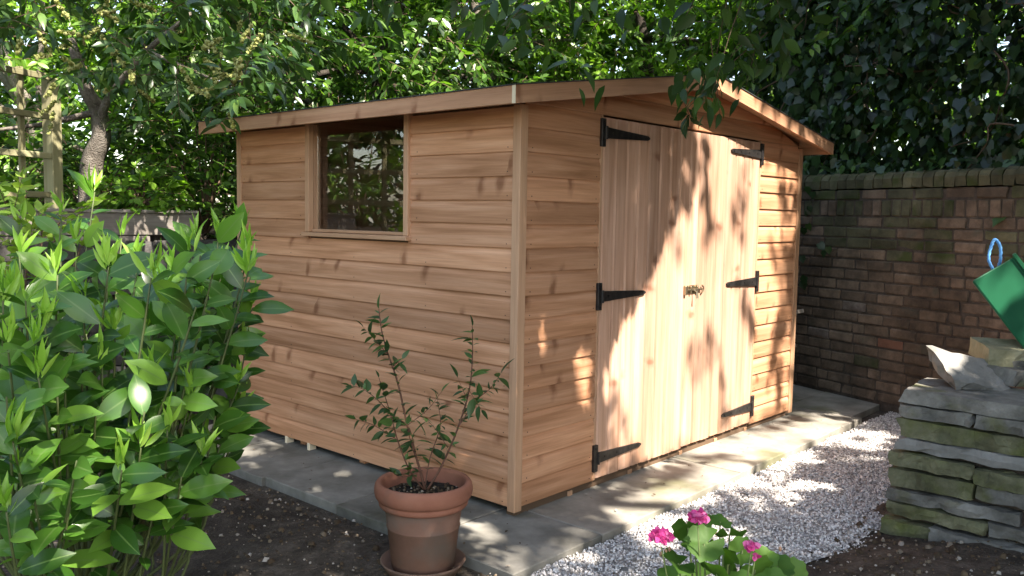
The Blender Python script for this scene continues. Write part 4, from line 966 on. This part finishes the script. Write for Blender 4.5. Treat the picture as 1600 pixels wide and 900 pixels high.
# woodland behind everything
n = 8000; a = rng.uniform(-1.9,1.3,n); R_ = rng.uniform(11,15,n); O = np.stack([CAM[0]+R_*np.sin(a+.85), CAM[1]+R_*np.cos(a+.85), rng.random(n)*8.5+.2],1)
P, B, S = sprigs(O, rnd_dirs(n), np.full(n,.8), 10, .32, .4); wl = merged('woodland', simple_leaf(), P, B, S, M['bgleaf']); kind(wl, 'stuff'); wl['label'] = 'dense green woodland closing the view behind the garden'

# ================================================================== IVY over the brick wall
iv = tag(empty('ivy', tuple(wb + wd_*.3 - wn*.35 + [0,0,1.45])), 'dark climbing ivy covering the bank above the brick wall', 'ivy')
n = 24000; s = rng.uniform(-3.2,2.3,n); z = 1.45 + rng.random(n)**.9*3.6; z[:2000] = rng.uniform(1.40,1.85,2000); off = -.30 - .14*np.sin(2.1*s+1.2*z) - .10*np.sin(5*s-3*z) - rng.random(n)**1.5*.9
off += np.clip((1.75-z)*.6, 0, .2)
P = wb + wd_*s[:,None] + wn*off[:,None]; P[:,2] = z
D = rng.normal(0,.45,(n,3)) + wn*.3 + [0,0,-1.]; Nn = wn*1.0 + rng.normal(0,.42,(n,3)) + [0,0,.35]
leaves(ivy_leaf(), P, basis(unit(D), unit(Nn)), rng.choice([.04,.055,.075,.09,.11],n), M['ivy'], iv, keep=300)
mb = MB()
for j in range(46):
    s0 = random.uniform(-2.6,1.8); z1 = random.uniform(1.8,4.2); q = [wb + wd_*s0 - wn*.42 + [0,0,z1]]
    for k in range(4): q.append(q[-1] + wd_*random.uniform(-.25,.25) + wn*random.uniform(-.06,.11) + [0,0,random.uniform(-.3,.12)])
    q = smoothpath(q, 4); mb.tube(q, list(np.linspace(.009,.003,len(q))), 5)
mb.build('vine', M['twig'], iv, True, fixn=False)
# ivy bits on the coping and trailing by the shed
P, D = [], []
for j in range(90):
    s_ = random.uniform(-1.5,.9); P.append(wb + wd_*s_ + wn*random.uniform(-.22,-.03) + [0,0,WT+random.uniform(.0,.07)]); D.append(wn*random.uniform(.2,1)+rng.normal(0,.6,3))
for (a, b) in ((1262,292),(1258,330),(1264,322),(1256,356),(1262,350),(1288,392),(1280,380),(1294,386),(1270,300),(1253,400),(1254,440),(1258,432)):
    q = hit(a, b, wn, wb + wn*.03); P.append(q); D.append(np.array([0,0,-1.]) + rng.normal(0,.3,3))
P = np.array(P); D = np.array(D); leaf_objects('leaf', ivy_leaf(), P, basis(unit(D), unit(wn + rng.normal(0,.35,P.shape)+[0,0,.5])), rng.uniform(.045,.085,len(P)), M['ivy'], iv)

# ================================================================== OVERHANGING TREE (near, upper right) AND TALL TREE BEHIND THE CAMERA
# sun patches read off the photograph: leaves whose shadow would land in one are left off (gaps in the crowns)
WALL = [[(1088,186),(1190,226),(1248,268),(1246,330),(1232,400),(1222,450),(1210,520),(1200,590),(1196,655),(1065,706),(985,735),(955,742),(950,680),(940,600),(955,545),(985,495),(1008,450),(1030,400),(1052,350),(1076,330),(1088,280)],
        [(838,480),(852,480),(856,560),(842,560)],[(895,545),(925,540),(925,640),(905,640)],[(985,285),(1000,285),(1000,330),(985,330)],[(1012,315),(1022,315),(1022,335),(1012,335)],[(1222,600),(1236,600),(1236,640),(1222,650)]]
GRD = [[(700,812),(770,822),(798,850),(760,850)],[(925,786),(1010,770),(1290,640),(1330,655),(1300,700),(1160,765),(1000,832),(960,815)],[(1000,832),(1110,790),(1130,815),(1040,860)],[(1225,750),(1310,735),(1330,780),(1240,790)],[(1335,690),(1400,680),(1400,715),(1350,720)],[(840,850),(900,840),(905,870),(850,880)],
       [(480,762),(500,758),(505,770),(486,774)],[(522,738),(545,734),(546,746),(526,750)],[(380,724),(402,722),(402,734),(384,736)],[(570,776),(590,772),(592,782),(574,786)],[(1420,575),(1470,575),(1470,590),(1420,592)],[(1200,700),(1290,690),(1290,720),(1210,730)]]
wallp = [[(lambda q: (q[0], q[2]))(hit(a, b, (0,1,0), (0,0,0))) for a, b in pg] for pg in WALL]
grdp = [[(lambda q: (q[0], q[1]))(hit(a, b, (0,0,1), (0,0,GZ))) for a, b in pg] for pg in GRD]
def sunlit(P):
    """does the sun ray through P end in a sun patch?"""
    t = (P[:,1] - 0)/SUN[1]; t = -t*-1
    k = P[:,1]/SUN[1]; X = P[:,0]-SUN[0]*k; Z = P[:,2]-SUN[2]*k            # on y = 0
    onw = (X > -.0) & (X < W) & (Z > 0) & (Z < 2.1) & (P[:,1] < 0)
    k2 = (P[:,2]-GZ)/SUN[2]; gx_ = P[:,0]-SUN[0]*k2; gy = P[:,1]-SUN[1]*k2
    r = np.zeros(len(P), bool)
    for q in wallp: r |= onw & inpoly(X, Z, q)
    for q in grdp: r |= (~onw) & (gy < 2.6) & inpoly(gx_, gy, q)
    return r
ob_ = np.array([4.05,-2.0,1.43])
ov = tree('overhanging_tree', 'tree above the brick wall reaching leafy branches over the shed roof', ob_, [(4.05,-1.95,2.2),(3.95,-1.7,3.0),(3.6,-1.25,3.6),(3.0,-1.0,3.9)], [.17,.14,.12,.09,.05], 'barkdark')
FR = [(520,-10,3.6,.30),(640,-15,3.4,.34),(690,-5,3.5,.30),(740,20,3.5,.30),(780,10,3.4,.26),(830,-10,3.2,.35),(850,20,3.3,.26),(890,10,3.2,.36),(925,60,3.2,.22),(945,60,3.15,.26),(900,75,3.25,.20),(965,45,3.3,.28),(1000,10,3.4,.32),(1040,0,3.3,.36),(1080,20,3.3,.34),(1110,60,3.4,.26),(1125,90,3.4,.24),(1100,85,3.45,.26),(1140,40,3.5,.34),(1160,70,3.6,.28),(1180,20,3.5,.34),(1200,50,3.6,.34),(1230,10,3.6,.34),(1255,30,3.7,.28),(1150,0,3.4,.40),(1215,85,3.8,.20),(1065,150,3.9,.10),(1080,165,3.9,.12),(1100,140,3.7,.14),(600,-30,3.3,.3),(560,0,3.6,.22),(720,-25,3.2,.36),(800,-30,3.1,.4),(870,-20,3.1,.4),(960,-20,3.1,.4),(1050,-30,3.1,.4),(1170,-30,3.3,.4),(1270,-20,3.6,.35),(1300,-10,3.8,.3),(1100,-20,3.2,.4)]
O = np.array([unp(a,b,c_) for a,b,c_,_ in FR]); Ls = np.array([q[3] for q in FR]); D = rng.normal(0,.35,O.shape) + [0,0,-.75] - rgt*.35
O = np.concatenate([O, O + rng.normal(0,.12,O.shape)+[0,0,.1]]); D = np.concatenate([D, D+rng.normal(0,.4,D.shape)]); Ls = np.concatenate([Ls, Ls*.8])
# the shading part above the frame: branch ends hang over the doors
m_ = 5200; tx = rng.uniform(-1.3,1.4,m_); tz_ = rng.uniform(-.2,2.15,m_); tt = rng.uniform(.7,3.4,m_); Q = np.stack([tx, np.zeros(m_), tz_],1) + SUN*tt[:,None]/abs(SUN[1])
x_, y_, z_ = proj(Q); k = (y_ < -60) & (Q[:,2] > 2.5) & ~sunlit(Q); Q = Q[k][:1700]
DQ = rng.normal(0,.6,Q.shape) + [-.3,.1,-.35]; LQ = rng.uniform(.16,.34,len(Q))
OA = np.concatenate([O, Q]); DA = np.concatenate([D, DQ]); LA = np.concatenate([Ls, LQ])
P, B, S = sprigs(OA, DA, LA, 8, .095, .5, jit=.3)
x_, y_, z_ = proj(P + B[:,:,0]*S[:,None]*.6); low = np.interp(x_, [480,520,700,830,900,925,950,985,1040,1060,1085,1120,1180,1250,1320,1420],[20,40,60,100,135,170,150,130,95,205,205,205,130,115,60,0])
k = ((y_ < low) | (z_ < .3) | (x_ > 1640)) & ~sunlit(P + B[:,:,0]*S[:,None]*.5) & ~(inpoly(x_, y_, [(860,48),(1165,48),(1165,100),(1090,112),(870,140)]) & (rng.random(len(P)) < .9))
leaves(leaf_template(6,.42,.10,.25,.5), P[k], B[k], S[k], M['over'], ov, 'leaf', 'crown', 300); kk = k.reshape(len(OA), 8).sum(1) >= 6; twigs(OA[kk], DA[kk], LA[kk], .5, .0025, ov, M['twig'])
for tgt in ((.9,-.75,3.35),(.2,-.8,3.3),(-.6,-.9,3.2),(-1.2,-.8,3.0),(2.1,-.5,3.2),(1.3,-.4,3.0)):
    limb(ov, [(3.4,-1.15,3.7), ((3.1+tgt[0])/2, (tgt[1]-1.0)/2, 3.75), tgt], .045, .008, 'barkdark')
# tall tree
tt_ = tree('tall_tree', 'tall broadleaf tree behind the viewpoint that shades the garden', (3.4,-9.2,GZ-.05), [(3.3,-9.0,2.5),(3.0,-8.6,5),(2.4,-8.2,7.5),(1.6,-7.8,9.5)], [.32,.26,.22,.16,.08], 'barkdark')
m_ = 5600; Qp = np.stack([rng.uniform(-4.5,5.2,m_), rng.uniform(-5.2,3.2,m_), np.full(m_,.8)],1); Qp[4750:4900] = np.stack([rng.uniform(-3.5,1.0,150), rng.uniform(3.0,5.6,150), np.full(150,.8)],1); Qp[4900:] = np.stack([rng.uniform(2.9,6.0,700), rng.uniform(.0,4.6,700), np.full(700,.8)],1); hh = rng.uniform(6.3,9.6,m_); Q = Qp + SUN*((hh-.8)/SUN[2])[:,None]
stray = rng.random(m_) < .075; kg = (Q[:,2]-GZ)/SUN[2]; gX = Q[:,0]-SUN[0]*kg; gY = Q[:,1]-SUN[1]*kg
thin = (gX > -.9) & (gX < 3.6) & (gY > -1.3) & (gY < -.4) & (rng.random(m_) < .5); k = (~sunlit(Q) | stray) & ~thin; stray = stray[k]; Q = Q[k]; DQ = rng.normal(0,.7,Q.shape) + [0,0,-.2]; LQ = rng.uniform(.25,.5,len(Q))
P, B, S = sprigs(Q, DQ, LQ, 11, .15, .4); k = ~sunlit(P + B[:,:,0]*S[:,None]*.5) | np.repeat(stray, 11); P, B, S = P[k], B[k], S[k]
kind(merged('crown', simple_leaf(.5,.2), P, B, S, M['over'], tt_), 'stuff')
for j in range(40):
    t_ = Q[rng.integers(len(Q))]; lp_ = smoothpath([(2.8,-8.5,5.6), ((2.6+t_[0])/2, (-8.3+t_[1])/2, (7+t_[2])/2+.4), t_], 8)
    if not sunlit(np.array(lp_)).any(): limb(tt_, lp_[::4], .09, .015, 'barkdark')

# unseen hedge added behind the viewpoint to block skylight on the door wall
hg = tag(empty('added_shade_hedge', (3.4,-5.0,GZ-.05)), 'unseen dense hedge added behind the viewpoint to darken the door wall', 'hedge')
n = 6000; O = np.stack([rng.uniform(-1.0,7.5,n), -5.0+rng.normal(0,.3,n), rng.random(n)*5.0], 1); P, B, S = sprigs(O, rnd_dirs(n)+[0,.5,0], rng.uniform(.3,.5,n), 10, .16, .3); k = ~sunlit(P)
kind(merged('foliage', simple_leaf(.5,.2), P[k], B[k], S[k], M['over'], hg), 'stuff')
mb = MB()
for x in np.arange(-.4,7.4,.6): mb.tube([(x,-5.0,GZ-.05),(x+.05,-5.0,2),(x-.05,-4.98,3.4)], [.05,.04,.015], 6)
mb.build('stem', M['barkdark'], hg, True, fixn=False)

# a few fallen leaves and chips on the slabs
n = 130; x = np.concatenate([rng.uniform(-.48,0,70), rng.uniform(.1,3.4,60)]); y = np.concatenate([rng.uniform(-.4,2.4,70), rng.uniform(-.42,-.02,60)])
kind(merged('fallen_leaves', simple_leaf(.5,.1), np.stack([x, y, np.full(n, GZ+.019)], 1), basis(unit(rng.normal(size=(n,3))*[1,1,.15]), unit(rng.normal(size=(n,3))*.25+[0,0,1])), rng.choice([.008,.014,.024], n, p=[.5,.35,.15]), M['litter']), 'stuff')
# nail heads along the shiplap
nl_ = MB()
for k in range(16):
    for y in (.075, L-.075) + ((.78-.09, 1.70) if k > 10 else (.62, 1.2, 1.8)): nl_.tube([(.002,y,k*p+.02),(-.0012,y,k*p+.02)], .0026, 6)
    for x in (.085, dx0-.05, dx1+.05, W-.09): nl_.tube([(x,.002,k*p+.02),(x,-.0012,k*p+.02)], .0026, 6)
kind(nl_.build('nail_heads', M['iron'], shed, fixn=False), 'stuff')
